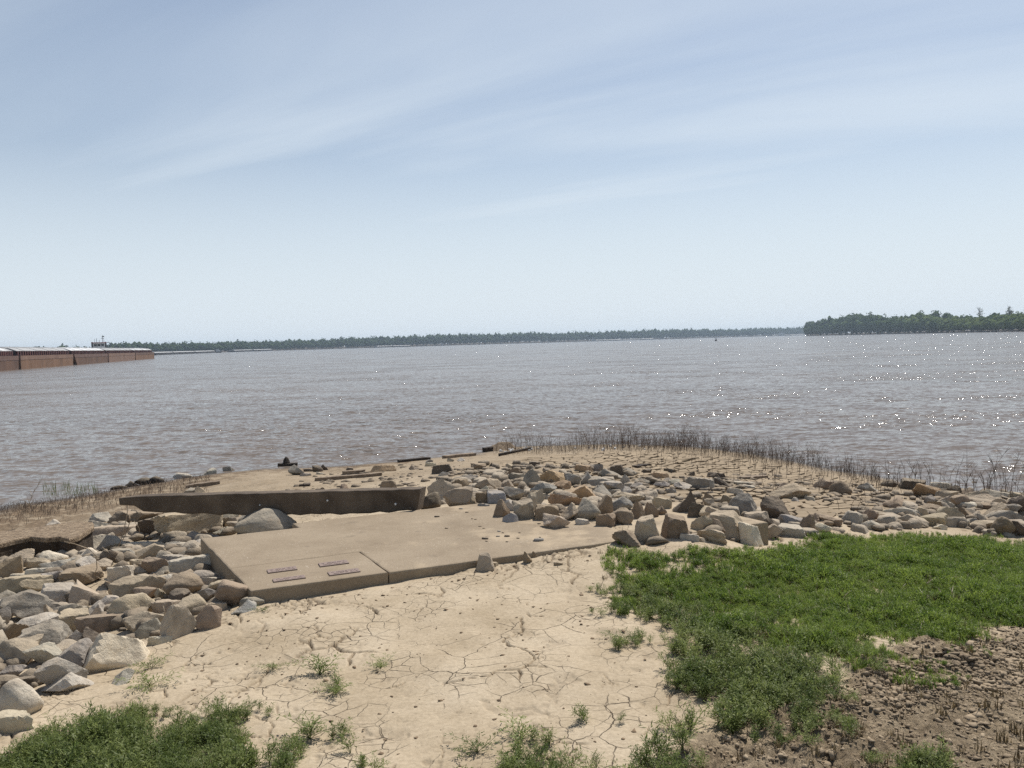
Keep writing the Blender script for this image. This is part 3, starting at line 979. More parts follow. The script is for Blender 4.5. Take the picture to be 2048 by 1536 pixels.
def tree_thing(name, label, px, dist, h, w, mat, seed, n=420, size=1.1, bare=False, group='trees on the wooded bank'):
    rg = np.random.default_rng(seed)
    a = float(az_of(px))
    x, y = math.sin(a) * dist, math.cos(a) * dist
    root = empty(name, (x, y, WATER_Z + 1.0))
    tag(root, label, 'tree', group)
    t = MB()
    top = Vector((rg.normal(0, .4), rg.normal(0, .4), h * (0.97 if bare else 0.8)))
    t.tube([(0, 0, -1), top * 0.35, top * 0.7, top], [h * .020, h * .015, h * .009, h * .003], 6)
    for k in range(16 if bare else 7):
        f = rg.uniform(0.25, 0.85)
        b = top * f
        an = rg.uniform(0, 6.28); ln = w * rg.uniform(.5, 1.0) * (1.2 - f * .5)
        e = b + Vector((math.cos(an) * ln * .6, math.sin(an) * ln * .6, ln * rg.uniform(.7, 1.3)))
        e.z = min(e.z, h)
        m_ = b.lerp(e, .5) + Vector((0, 0, -ln * .08))
        t.tube([b, m_, e], [h * .007, h * .005, h * .002], 4)
        if bare:
            for q in range(4):
                s0 = b.lerp(e, rg.uniform(.4, .95))
                t.tube([s0, s0 + Vector((rg.normal(0, .8), rg.normal(0, .8), rg.uniform(.8, 2.2)))], [h * .0035, h * .0012], 3)
    t.build('trunk', MAT['bark'], root)
    V, Fc = [], []
    crown_cloud(rg, (0, 0, h * .58), w, h * .44, n, size, V, Fc, 11, 0 if bare else 2)
    link('crown', np_mesh('crown', np.concatenate(V), np.concatenate(Fc)), MAT[mat], root)
    return root


def build_near_wood():
    rg = np.random.default_rng(9)
    V, Fc, VW, FW, VS, FS = [], [], [], [], [], []
    tv = MB()
    prof = [(1613, 24), (1630, 27), (1650, 33), (1690, 36), (1720, 38), (1750, 37), (1770, 32), (1800, 31), (1840, 35), (1870, 34), (1890, 28), (1960, 25), (2048, 30), (2300, 34), (2500, 36)]
    for row in range(5):
        px = 1615.0
        while px < 2480:
            d0 = float(np.interp(px, [p[0] for p in RB_PX], [p[1] for p in RB_PX]))
            d = d0 + 6 + row * 13 + rg.uniform(-4, 4)
            th = float(np.interp(px, [p[0] for p in prof], [p[1] for p in prof])) * d / F_PX + 2.5
            th *= rg.uniform(0.78, 1.02) * (0.72 if row == 0 else (0.88 if row == 1 else 1.0))
            a = float(az_of(px)); w = rg.uniform(5.5, 8.5)
            x, y = math.sin(a) * d, math.cos(a) * d
            z0 = WATER_Z + 0.2
            wil = px > 1870 - 40 * row + rg.normal(0, 10) and row < 3
            crown_cloud(rg, (x, y, z0 + th * 0.53), w, th * 0.52, 150 if row < 3 else 90, 0.95, VW if wil else V, FW if wil else Fc, 10, 2)
            if row < 2:
                tv.tube([(x, y, z0 - 1.2), (x + rg.normal(0, .4), y, z0 + th * .6)], [0.25, 0.12], 4, False)
            px += w * 0.72 * F_PX / d * rg.uniform(0.8, 1.2)
    px = 1640.0
    while px < 1900:
        d = float(np.interp(px, [p[0] for p in RB_PX], [p[1] for p in RB_PX])) + rg.uniform(1, 5)
        a = float(az_of(px)); th = rg.uniform(3, 6.5)
        crown_cloud(rg, (math.sin(a) * d, math.cos(a) * d, WATER_Z + .6 + th * .45), rg.uniform(2, 4), th * .55, 40, .8, VS, FS, 5, 1)
        px += rg.uniform(6, 16)
    o = link('near_wood', np_mesh('near_wood', np.concatenate(V), np.concatenate(Fc)), MAT['wood_foliage'])
    tag(o, 'dense dark green wood on the nearer bank across the river mouth', 'woods', kind='stuff')
    o = link('willow_thicket', np_mesh('willow_thicket', np.concatenate(VW), np.concatenate(FW)), MAT['willow_foliage'])
    tag(o, 'pale green willow thicket at the end of the wooded bank', 'woods', kind='stuff')
    o = link('bank_scrub', np_mesh('bank_scrub', np.concatenate(VS), np.concatenate(FS)), MAT['scrub_foliage'])
    tag(o, 'low yellowish scrub at the waterline below the dark wood', 'scrub', kind='stuff')
    t = tv.build('wood_trunks', MAT['bark'], None); tag(t, 'thin trunks inside the wood on the nearer bank', 'trunks', kind='stuff')


build_near_wood()
for (px, d, top, w, mat, bare, n, lab) in [
    (1960, 815, 40, 5.5, 'scrub_foliage', True, 60, 'pale nearly bare tree standing up out of the willow thicket'),
    (1870, 935, 38, 8.5, 'wood_foliage', False, 300, 'tall open crowned tree above the gap before the willows'),
    (1840, 965, 37, 7.5, 'wood_foliage', False, 420, 'dark squarish crowned tree beside the open crowned tree'),
    (1742, 1085, 37.5, 7.5, 'wood_foliage', False, 420, 'small round dark crown rising just past the wood\'s highest hump'),
    (1715, 1120, 39.5, 13.0, 'wood_foliage', False, 600, 'broad dark crown forming the highest hump of the wood'),
    (1895, 880, 34, 6.5, 'wood_foliage', False, 300, 'dark round tree at the start of the willow thicket'),
    (1622, 1285, 27, 8.0, 'wood_foliage', False, 260, 'ragged tree at the very tip of the wooded bank'),
    (2017, 735, 39, 4.2, 'scrub_foliage', True, 110, 'twiggy half bare tree behind the willows near the picture edge'),
    (1990, 765, 31, 6.0, 'wood_foliage', False, 300, 'dark compact tree between the two bare trees')]:
    tree_thing('bank_tree', lab, px, d + 30, top * (d + 30) / F_PX + 1.5, w, mat, int(px), n=n, size=0.8 if bare else 1.0, bare=bare)

# ------------------------------------------------------------------ barges and boats
WLINE = lambda x: 742.0 - (742.0 - 717.0) * x / 309.0


def make_barge(label, P, Q, up, lo, cover, hull_h=2.4, rake_start=False, ncov=9, ribs=True, name='covered_barge', group='barges of the moored tow'):
    """P->Q: waterline corners on the side towards us; the barge lies beyond that side"""
    P = Vector((P[0], P[1], 0)); Q = Vector((Q[0], Q[1], 0))
    ln = (Q - P).length
    ang = math.atan2(Q.y - P.y, Q.x - P.x)
    root = empty(name, (P.x, P.y, WATER_Z), ang)
    tag(root, label, 'barge', group)
    wd = 10.6
    # side away from the camera is local +y or -y
    nrm = Vector((-math.sin(ang), math.cos(ang), 0))
    sg = 1.0 if nrm.dot(P) > 0 else -1.0
    e0, e1 = 0.25, ln - 0.25
    rk = 4.0 if rake_start else 0.4

    def prism(prof, y0, y1):
        m = MB(); n = len(prof)
        vs = [(x, y0, z) for x, z in prof] + [(x, y1, z) for x, z in prof]
        fs = [tuple(range(n)), tuple(range(2 * n - 1, n - 1, -1))] + [(i, n + i, n + (i + 1) % n, (i + 1) % n) for i in range(n)]
        m.add(vs, fs); return m
    mid = hull_h * 0.68
    xm = e0 + rk * (1 - (mid + 1) / (hull_h + 1))
    lower = prism([(e0 + rk, -1.0), (e1 - 0.4, -1.0), (e1, mid), (xm, mid)], 0, sg * wd)
    lower.build('hull', MAT[lo], root)
    upper = prism([(xm + .002, mid + .003), (e1, mid + .003), (e1, hull_h), (e0, hull_h)], sg * -0.04, sg * (wd + .04))
    upper.build('deck_side', MAT[up], root)
    co_h = 0.85
    yi = sg * 0.95; yo = sg * (wd - 0.95)
    c = MB(); c.box(((e0 + e1) / 2, (yi + yo) / 2, hull_h + co_h / 2 + .003), (e1 - e0 - 1.6, abs(yo - yi), co_h))
    co = c.build('coaming', MAT['coaming_shell'], root)
    if ribs:
        r = MB(); nb = 26
        for k in range(nb):
            x = e0 + 1.2 + (e1 - e0 - 2.4) * k / (nb - 1)
            r.box((x, yi - sg * 0.20, hull_h + co_h * .5 + .01), (0.65, 0.36, co_h * .92))
        rb = r.build('coaming_bracket', MAT['coaming_red'], co); rb['kind'] = 'stuff'
    zt = hull_h + co_h + 0.02
    L_ = (e1 - e0 - 1.3) / ncov
    for k in range(ncov):
        m = MB(); prof = []
        lift = 0.06 * (k % 2)
        for j in range(9):
            t = j / 8.0
            yy = (yi - sg * .25) + (yo - yi + sg * .5) * t
            prof.append((yy, zt + lift + 0.80 * math.sin(math.pi * t) ** 0.55))
        x0 = e0 + .65 + k * L_; x1 = x0 + L_ * (1.01 if k % 2 else .985)
        vs = [(x0, a, b) for a, b in prof] + [(x1, a, b) for a, b in prof] + [(x0, prof[0][0], zt - .05), (x1, prof[0][0], zt - .05), (x0, prof[-1][0], zt - .05), (x1, prof[-1][0], zt - .05)]
        n = 9
        fs = [(i, i + 1, n + i + 1, n + i) for i in range(n - 1)]
        fs += [(18, 0, n, 19), (8, 20, 21, 17), tuple(range(n)) + (20, 18), tuple(n + i for i in range(n - 1, -1, -1)) + (19, 21)]
        m.add(vs, fs)
        cm = cover if not isinstance(cover, (list, tuple)) else cover[k % len(cover)]
        m.build('hatch_cover', MAT[cm], root)
    return root


def wpt(x): return at_z(float(x), WLINE(x), WATER_Z)


G, W_ = 'cover_grey', 'cover_white'
make_barge('rust brown barge under grey covers, cut off by the picture edge', wpt(-75), wpt(39), 'barge_upper', 'barge_brown', [G, W_, G])
make_barge('orange rusty barge with grey arched covers and red coaming brackets', wpt(41), wpt(147.5), 'barge_pale', 'barge_rust', G)
make_barge('dark brown barge with bright white covers and a raked end', wpt(148.5), wpt(216.5), 'barge_upper', 'barge_brown', W_, rake_start=True)
make_barge('pale pinkish rust barge, second from the far end of the tow', wpt(217.3), wpt(270.6), 'barge_pale', 'barge_pale', G)
make_barge('brown barge with whitish covers at the far end of the tow', wpt(271.2), wpt(309), 'barge_brown', 'barge_rust', [W_, G, W_])


def make_towboat():
    a = float(az_of(199)); d = 310.0
    x, y = math.sin(a) * d, math.cos(a) * d
    root = empty('towboat', (x, y, WATER_Z), -a); root.scale = (.72, .72, .78)
    tag(root, 'white towboat pilothouse with masts showing above the barge covers', 'towboat')
    m = MB(); m.box((0, 0, .4), (9.5, 26, 2.6)); m.build('hull', MAT['dark_steel'], root)
    m = MB(); m.box((0, 1, 3.2), (7.4, 16, 2.9)); dk = m.build('deckhouse', MAT['white_paint'], root)
    for k in range(4):
        m = MB(); m.box((-2.6 + 1.7 * k, -7.03, 3.5), (.8, .08, .8)); m.build('window', MAT['dark_glass'], dk)
    m = MB(); m.box((0, 0, 6.2), (5.0, 4.6, 3.0)); ph = m.build('pilothouse', MAT['white_paint'], root)
    for k in range(3):
        m = MB(); m.box((-1.5 + 1.5 * k, -2.32, 6.75), (1.15, .06, .85)); m.build('window', MAT['dark_glass'], ph)
    m = MB(); m.box((0, 0, 7.83), (6.4, 5.6, .24)); m.build('roof', MAT['red_paint'], root)
    for (mx, h, r) in ((-1.7, 1.5, .07), (-.9, 1.7, .09), (.2, 1.0, .08), (1.55, 3.0, .10), (2.1, 1.9, .06)):
        m = MB(); m.tube([(mx, 0, 7.95), (mx, 0, 7.95 + h)], r, 6)
        if r == .10:
            m.box((mx, 0, 9.6), (1.3, .1, .12)); m.box((mx, 0, 10.3), (.8, .1, .10))
        m.build('mast', MAT['dark_steel'], root)
    m = MB(); m.box((1.95, 0, 10.45), (.75, .03, .45)); m.build('flag', MAT['dark_steel'], root)
    for sx in (-1, 1):
        m = MB(); m.tube([(sx * 2.9, 6, 4.6), (sx * 2.9, 6, 8.2)], .35, 8); m.build('stack', MAT['dark_steel'], root)
    m = MB(); m.box((4.2, 1.5, 4.9), (1.2, 1.2, .7)); m.build('locker', MAT['white_paint'], root)


make_towboat()
# moored barges far up river, seen nearly end on along the far bank
for (xa, ya, da, xb, yb, db, cov, lab) in [
    (312, 0, 720, 348, 0, 790, W_, 'distant low barge with white covers just past the rusty tow'),
    (349, 0, 792, 392, 0, 880, W_, 'middle barge of the distant white covered string'),
    (393, 0, 882, 432, 0, 975, W_, 'last barge of the distant white covered string by the trees'),
    (470, 0, 1105, 507, 0, 1160, W_, 'small white topped barge below the far woods, first of a pair'),
    (509, 0, 1162, 546, 0, 1220, W_, 'small white topped barge below the far woods, second of a pair'),
    (755, 0, 1415, 786, 0, 1440, G, 'tiny grey barge on the far bank at mid river, nearer half'),
    (787, 0, 1441, 822, 0, 1468, G, 'tiny grey barge on the far bank at mid river, farther half'),
    (1192, 0, 1830, 1245, 0, 1890, W_, 'thin pale barge by the white boat below the far hills'),
    (1246, 0, 1891, 1308, 0, 1960, W_, 'thin pale barge ending the row below the far hills'),
    (1545, 0, 2330, 1578, 0, 2380, W_, 'faint white barge near the wooded point'),
    (1580, 0, 2382, 1611, 0, 2440, W_, 'faint white barge touching the tip of the wooded point')]:
    pa, pb = az_of(xa), az_of(xb)
    P = (math.sin(pa) * da, math.cos(pa) * da); Q = (math.sin(pb) * db, math.cos(pb) * db)
    make_barge(lab, P, Q, 'dark_steel', 'dark_steel', G, hull_h=1.1, ncov=5, ribs=False, name='distant_barge', group='barges moored along the far bank')


def far_boat(px, d, w, h, label, tower=False):
    a = float(az_of(px))
    root = empty('distant_boat', (math.sin(a) * d, math.cos(a) * d, WATER_Z), -a)
    tag(root, label, 'boat', 'boats under the far bank')
    m = MB(); m.box((0, 0, .3), (w * 1.5, 8, 1.6)); m.build('hull', MAT['dark_steel'], root)
    m = MB(); m.box((0, 0, 1.1 + h * .3), (w, 6, h * .6)); m.build('cabin', MAT['white_paint'], root)
    m = MB(); m.box((-w * .1, 0, 1.1 + h * .78), (w * .5, 4, h * .36)); ph = m.build('pilothouse', MAT['white_paint'], root)
    m = MB(); m.box((-w * .1, -2.03, 1.1 + h * .82), (w * .4, .06, h * .14)); m.build('window', MAT['dark_glass'], ph)


far_boat(436, 985, 5.0, 3.4, 'small grey boat at the end of the distant barge string')
far_boat(884, 1560, 4.6, 5.0, 'tiny white boat alone below the far woods at mid river')
far_boat(1187, 1815, 7.0, 6.5, 'white boat pushing the thin pale barges under the far hills')
far_boat(1322, 1960, 7.0, 3.0, 'low white boat just beyond the row of pale barges')
far_boat(1563, 2300, 15.0, 9.0, 'pale vessel among the faint barges near the wooded point')
bu = at_z(1432.0, 682.0, WATER_Z)
bu = Vector(bu) * 1.0
root = empty('channel_buoy', (bu.x, bu.y, WATER_Z)); tag(root, 'small dark channel buoy alone on the open water', 'buoy')
m = MB(); m.tube([(0, 0, -.3), (0, 0, .0), (0, 0, .7), (0, 0, .75)], [.45, .5, .5, .4], 10); m.build('float', MAT['dark_steel'], root)
m = MB(); m.tube([(0, 0, .75), (0, 0, 1.7)], [.3, .12], 8); m.build('cone_top', MAT['dark_steel'], root)

# ------------------------------------------------------------------ concrete


def poly_prism(name, pts, z_top, z_bot, mat, parent, bevel=0.012, wob=0.0, seg=2, seed=0):
    """outline pts (world xy) -> slab with rounded top edges"""
    bm = bmesh.new()
    dense = []
    rg = random.Random(seed)
    n = len(pts)
    for i in range(n):
        a = Vector(pts[i]); b = Vector(pts[(i + 1) % n])
        k = max(1, int((b - a).length / 0.12)) if wob else 1
        for j in range(k):
            p = a.lerp(b, j / k)
            if wob and j: p += Vector((rg.uniform(-wob, wob), rg.uniform(-wob, wob)))
            dense.append(p)
    top = [bm.verts.new((p.x, p.y, z_top)) for p in dense]
    bot = [bm.verts.new((p.x, p.y, z_bot)) for p in dense]
    ft = bm.faces.new(top)
    bm.faces.new(bot[::-1])
    m_ = len(dense)
    for i in range(m_):
        bm.faces.new((top[i], bot[i], bot[(i + 1) % m_], top[(i + 1) % m_]))
    bmesh.ops.recalc_face_normals(bm, faces=bm.faces[:])
    if bevel:
        ed = [e for e in bm.edges if all(v in set(top) for v in e.verts)]
        bmesh.ops.bevel(bm, geom=ed, offset=bevel, segments=seg, profile=0.5, affect='EDGES')
    me = bpy.data.meshes.new(name); bm.to_mesh(me); bm.free()
    return link(name, me, mat, parent)


def build_slab():
    root = empty('concrete_slab', (0, 0, 0))
    tag(root, 'large tan concrete slab with four small plaques at its near corner', 'concrete slab')
    zb = -0.42
    j1 = at_z(463, 1137, SLAB_Z)[:2]; j2 = at_z(718.5, 1104, SLAB_Z)[:2]; j3 = at_z(777, 1146, SLAB_Z)[:2]
    # snap joints to the slab edges
    t3 = np.dot(j3 - f0, f1 - f0) / np.dot(f1 - f0, f1 - f0); j3 = f0 + (f1 - f0) * t3
    t1 = np.dot(j1 - f0, LV) / np.dot(LV, LV); j1 = f0 + LV * t1
    un = at_z(596, 1052.5, SLAB_Z)[:2]; tn = np.dot(un - b0, b1 - b0) / np.dot(b1 - b0, b1 - b0); n1 = b0 + (b1 - b0) * tn
    n2 = n1 + LV / np.linalg.norm(LV) * 0.22; n3 = b1 + LV / np.linalg.norm(LV) * 0.22
    g = 0.010
    uf = (f1 - f0) / np.linalg.norm(f1 - f0); uv = LV / np.linalg.norm(LV)
    main = [j3 + uf * g, f1, n3, n2, n1, b0, j1 + uv * g, j2 + uv * g + uf * g]
    o = poly_prism('slab_body', [tuple(p) for p in main], SLAB_Z, zb, MAT['concrete'], root, 0.014, wob=0.006)
    pan = [f0, j3, j2, j1]
    o = poly_prism('plaque_panel', [tuple(p) for p in pan], SLAB_Z + 0.002, zb, MAT['concrete'], root, 0.012, wob=0.005)
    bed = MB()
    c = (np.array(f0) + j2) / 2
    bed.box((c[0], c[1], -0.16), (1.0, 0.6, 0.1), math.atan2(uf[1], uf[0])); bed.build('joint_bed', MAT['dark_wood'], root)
    # plaques: traced corners (lower left, lower right, upper right, upper left)
    quads = [((541, 1143), (596, 1137), (591, 1132), (528, 1138)),
             ((549, 1161), (613, 1155), (608, 1149), (542, 1156)),
             ((642, 1131), (698, 1124), (694, 1119), (634, 1125)),
             ((661, 1149), (721, 1141), (716, 1135), (653, 1143))]
    words = [[3, 0, 11, 4, 2], [3, 0, 7, 3, 2], [3, 0, 11, 5, 2], [3, 0, 12, 5, 2]]
    words2 = [[8, 2, 9], [6, 5, 4, 6], [9, 6, 5], [11, 3, 8]]
    names = ['plaque near the outer edge', 'plaque near the front corner', 'plaque near the joint', 'plaque beside the front edge by the joint']
    for k, q in enumerate(quads):
        P = [np.array(at_z(a, b, SLAB_Z + .014)[:2]) for a, b in q]
        c = sum(P) / 4
        ex = uf; ey = uv
        wdt = (np.dot(P[1] - P[0], ex) + np.dot(P[2] - P[3], ex)) / 2
        hgt = max(abs(np.dot(P[3] - P[0], np.array([-ex[1], ex[0]]))), 0.075)
        ang = math.atan2(ex[1], ex[0])
        pr = empty('plaque', (c[0], c[1], SLAB_Z + 0.004), ang, root)
        pr['label'] = 'dull pinkish metal ' + names[k]
        pl = poly_prism('plate', [(-wdt / 2, -hgt / 2), (wdt / 2, -hgt / 2), (wdt / 2, hgt / 2), (-wdt / 2, hgt / 2)], 0.007, -0.004, MAT['plaque_metal'], pr, 0.002)
        lt = MB(); rg = random.Random(40 + k)
        for row, ws in ((0, words[k]), (1, words2[k])):
            yb = hgt * (0.14 if row == 0 else -0.24)
            tot = sum(ws) + 1.5 * (len(ws) - 1)
            step = wdt * 0.80 / tot
            x = -wdt * 0.40 + (0 if row == 0 else wdt * 0.03)
            for w_ in ws:
                for i in range(w_):
                    hh = hgt * 0.20
                    if rg.random() < 0.8: lt.box((x + step * .25, yb, 0.0072), (step * .28, hh, .0016))
                    if rg.random() < 0.8: lt.box((x + step * .5, yb + rg.choice((-.45, 0, .45)) * hh, 0.0073), (step * .6, hh * .22, .0016))
                    x += step
                x += step * 1.5
        lt.build('lettering', MAT['lettering'], pr)
    s2 = poly_prism('concrete_slab', [(p[0] + uf[0] * .014, p[1] + uf[1] * .014) for p in SLAB2_POLY], SLAB_Z - 0.012, zb, MAT['concrete'], None, 0.012)
    tag(s2, 'second silted concrete slab mostly hidden under boulders by the grass', 'concrete slab')


build_slab()


def build_beam():
    # front outline traced in the plane running from the near end to the far end of the beam
    E = np.array([-0.935, 8.06]); Wd = np.array([-3.98, 8.32])
    root = empty('concrete_beam', (E[0], E[1], 0.0))
    tag(root, 'long dark broken concrete beam lying behind the plaque slab', 'concrete beam')
    out = [(236, 996), (270, 993), (420, 989), (600, 984), (841, 977.5), (834, 1022), (740, 1027), (600, 1031), (420, 1028), (330, 1026), (285, 1023), (268, 1012), (238, 1010)]
    pts = []
    dirw = (Wd - E) / np.linalg.norm(Wd - E)
    nrm = np.array([-dirw[1], dirw[0]])
    if nrm[1] < 0: nrm = -nrm
    for (a, b) in out:
        d = ray(a, b)
        t = np.dot(E, nrm) / np.dot(d[:2], nrm)
        p = d * t; p[2] += CAM_Z
        pts.append(Vector((p[0] - E[0], p[1] - E[1], p[2])))
    bm = bmesh.new()
    n = len(pts)
    # subdivide outline for roughness
    rg = random.Random(5)
    dense = []; istop = []
    for i in range(n):
        a, b = pts[i], pts[(i + 1) % n]
        k = max(1, int((b - a).length / 0.09))
        for j in range(k):
            p = a.lerp(b, j / k)
            top = i < 4
            if j: p = p + Vector((0, 0, rg.uniform(-.004, .004) if top else rg.uniform(-.012, .012)))
            dense.append(p)
    back = Vector((nrm[0], nrm[1], 0)) * 0.30
    fr = [bm.verts.new(p) for p in dense]
    bk = [bm.verts.new(p + back + Vector((0, 0, -0.03))) for p in dense]
    bm.faces.new(fr); bm.faces.new(bk[::-1])
    m_ = len(dense)
    for i in range(m_): bm.faces.new((fr[i], bk[i], bk[(i + 1) % m_], fr[(i + 1) % m_]))
    bmesh.ops.recalc_face_normals(bm, faces=bm.faces[:])
    fs = set(fr)
    ed = [e for e in bm.edges if e.verts[0] in fs and e.verts[1] in fs]
    bmesh.ops.bevel(bm, geom=ed, offset=0.014, segments=2, profile=0.5, affect='EDGES')
    me = bpy.data.meshes.new('beam_body'); bm.to_mesh(me); bm.free()
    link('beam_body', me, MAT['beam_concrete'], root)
    # lodged pebbles in its face
    for (a, b, r) in ((791, 1008, .012), (655, 1001, .010), (520, 1010, .008)):
        d = ray(a, b); t = np.dot(E, nrm) / np.dot(d[:2], nrm); p = d * t
        q = MB(); c = Vector((p[0] - E[0], p[1] - E[1], p[2] + CAM_Z))
        q.tube([c + Vector((0, .01, 0)), c + Vector((0, -.006, 0)), c + Vector((0, -.012, 0))], [r, r, r * .4], 6); q.build('lodged_pebble', MAT['foam'], root)


build_beam()


def build_broken_slab():
    zt = -0.045
    top = [(-560, 1110), (-300, 1088), (-120, 1072), (-60, 1066), (40, 1059), (95, 1050), (150, 1043), (186, 1043), (188, 1052), (176, 1060), (158, 1072), (138, 1078), (118, 1073), (90, 1076), (60, 1073), (30, 1079), (0, 1087), (-60, 1096), (-140, 1110), (-320, 1136), (-560, 1160)]
    P = at_z([p[0] for p in top], [p[1] for p in top], zt)
    pts = [Vector((p[0], p[1])) for p in P]; c = sum(pts, Vector((0, 0))) / len(pts)
    root = empty('broken_slab', (0, 0, 0))
    tag(root, 'broken gravel covered slab edge with a dark undercut beside the left stone heap', 'concrete slab')
    poly_prism('gravel_layer', [tuple(p) for p in pts], zt, zt - 0.045, MAT['gravel_top'], root, 0.015, wob=0.035, seed=3)
    poly_prism('slab_body', [tuple(c + (p - c) * 0.975) for p in pts], zt - 0.046, zt - 0.34, MAT['undercut_shade'], root, 0.0, wob=0.04, seed=4)  # shade of the broken front is put into this body's colour


build_broken_slab()

# ------------------------------------------------------------------ stones
def rock_verts(seed, shape='a', sub=4):
    rg = np.random.default_rng(seed)
    d, f = ico(sub)
    def u(n):
        n = np.array(n, float); return n / np.linalg.norm(n, axis=-1, keepdims=True)
    if shape == 'b':
        nn = np.array([[1, 0, 0], [-1, 0, 0], [0, 1, 0], [0, -1, 0], [0, 0, 1], [0, 0, -1]], float) + rg.normal(0, .14, (6, 3))
        nn = np.concatenate([nn, rg.normal(0, 1, (5, 3))]); hh = np.concatenate([rg.uniform(.68, .82, 6), rg.uniform(.88, 1.04, 5)]); p = 70
    elif shape == 'p':
        a = rg.uniform(0, 6.28) + np.arange(4) * 1.57 + rg.normal(0, .25, 4)
        nn = np.stack([np.cos(a), np.sin(a), rg.uniform(.35, .75, 4)], -1)
        nn = np.concatenate([nn, [[0, 0, -1], [rg.normal(0, .35), rg.normal(0, .35), 1]], rg.normal(0, 1, (5, 3))]); hh = np.concatenate([rg.uniform(.5, .74, 4), [.62, rg.uniform(.55, .75)], rg.uniform(.7, .95, 5)]); p = 60
    elif shape == 's':
        nn = np.concatenate([[[.08, .05, 1], [0, .06, -1]], rg.normal(0, 1, (9, 3)) * np.array([1, 1, .35])]); hh = np.concatenate([[.45, .45], rg.uniform(.72, 1.0, 9)]); p = 70
    elif shape == 'r':
        nn = rg.normal(0, 1, (16, 3)); hh = rg.uniform(.80, 1.0, 16); p = 14
    else:
        nn = rg.normal(0, 1, (8, 3)); hh = rg.uniform(.5, .9, 8); p = 70
    nn = u(nn)
    base = rg.normal(0, 1, (10, 3)); nn = np.concatenate([nn, u(base)]); hh = np.concatenate([hh, np.full(10, 1.3)])
    dots = np.clip(d @ nn.T, 0, None) / hh
    r = (dots ** p).sum(1) ** (-1.0 / p)
    r = r * (1 + 0.09 * (noise3(d * 2.1 + 7, seed) - .5) + 0.06 * (noise3(d * 5.0 + 3, seed + 1) - .5) + 0.045 * (noise3(d * 11.0 + 3, seed + 2) - .5))
    if rg.random() < 0.45:   # bedding planes
        ax = u(rg.normal(0, 1, 3) * np.array([.6, .6, 1])); q = (d * r[:, None]) @ ax * rg.uniform(5, 9) + noise3(d * 2, seed + 9) * .8
        r = r * (1 + 0.022 * np.sign(np.sin(q)) * np.minimum(1, np.abs(np.sin(q)) * 3))
    v = d * r[:, None]
    tp = rg.uniform(-.05, .08) if shape == 'p' else rg.uniform(-.02, .34)
    v = v * np.stack([1 - tp * v[:, 2], 1 - tp * v[:, 2], np.ones(len(v))], -1)
    mn, mx = v.min(0), v.max(0)
    v = (v - (mn + mx) / 2) / (mx - mn)
    return v, f


TONE = {'g': (0.315, 0.285, 0.243), 'l': (0.475, 0.435, 0.365), 'c': (0.56, 0.495, 0.39), 't': (0.41, 0.34, 0.25), 'b': (0.26, 0.20, 0.142),
        'd': (0.13, 0.106, 0.083), 'o': (0.40, 0.285, 0.18), 's': (0.29, 0.28, 0.265), 'k': (0.035, 0.03, 0.026)}
TONE_W = {'g': 'grey', 'l': 'light grey', 'c': 'cream', 't': 'tan', 'b': 'brown', 'd': 'dark brown', 'o': 'orange tan', 's': 'bluish grey', 'k': 'blackened wet'}
SHAPE_W = {'a': 'angular rock', 'b': 'blocky rock', 'p': 'pointed rock', 's': 'flat rock', 'r': 'rounded rock'}

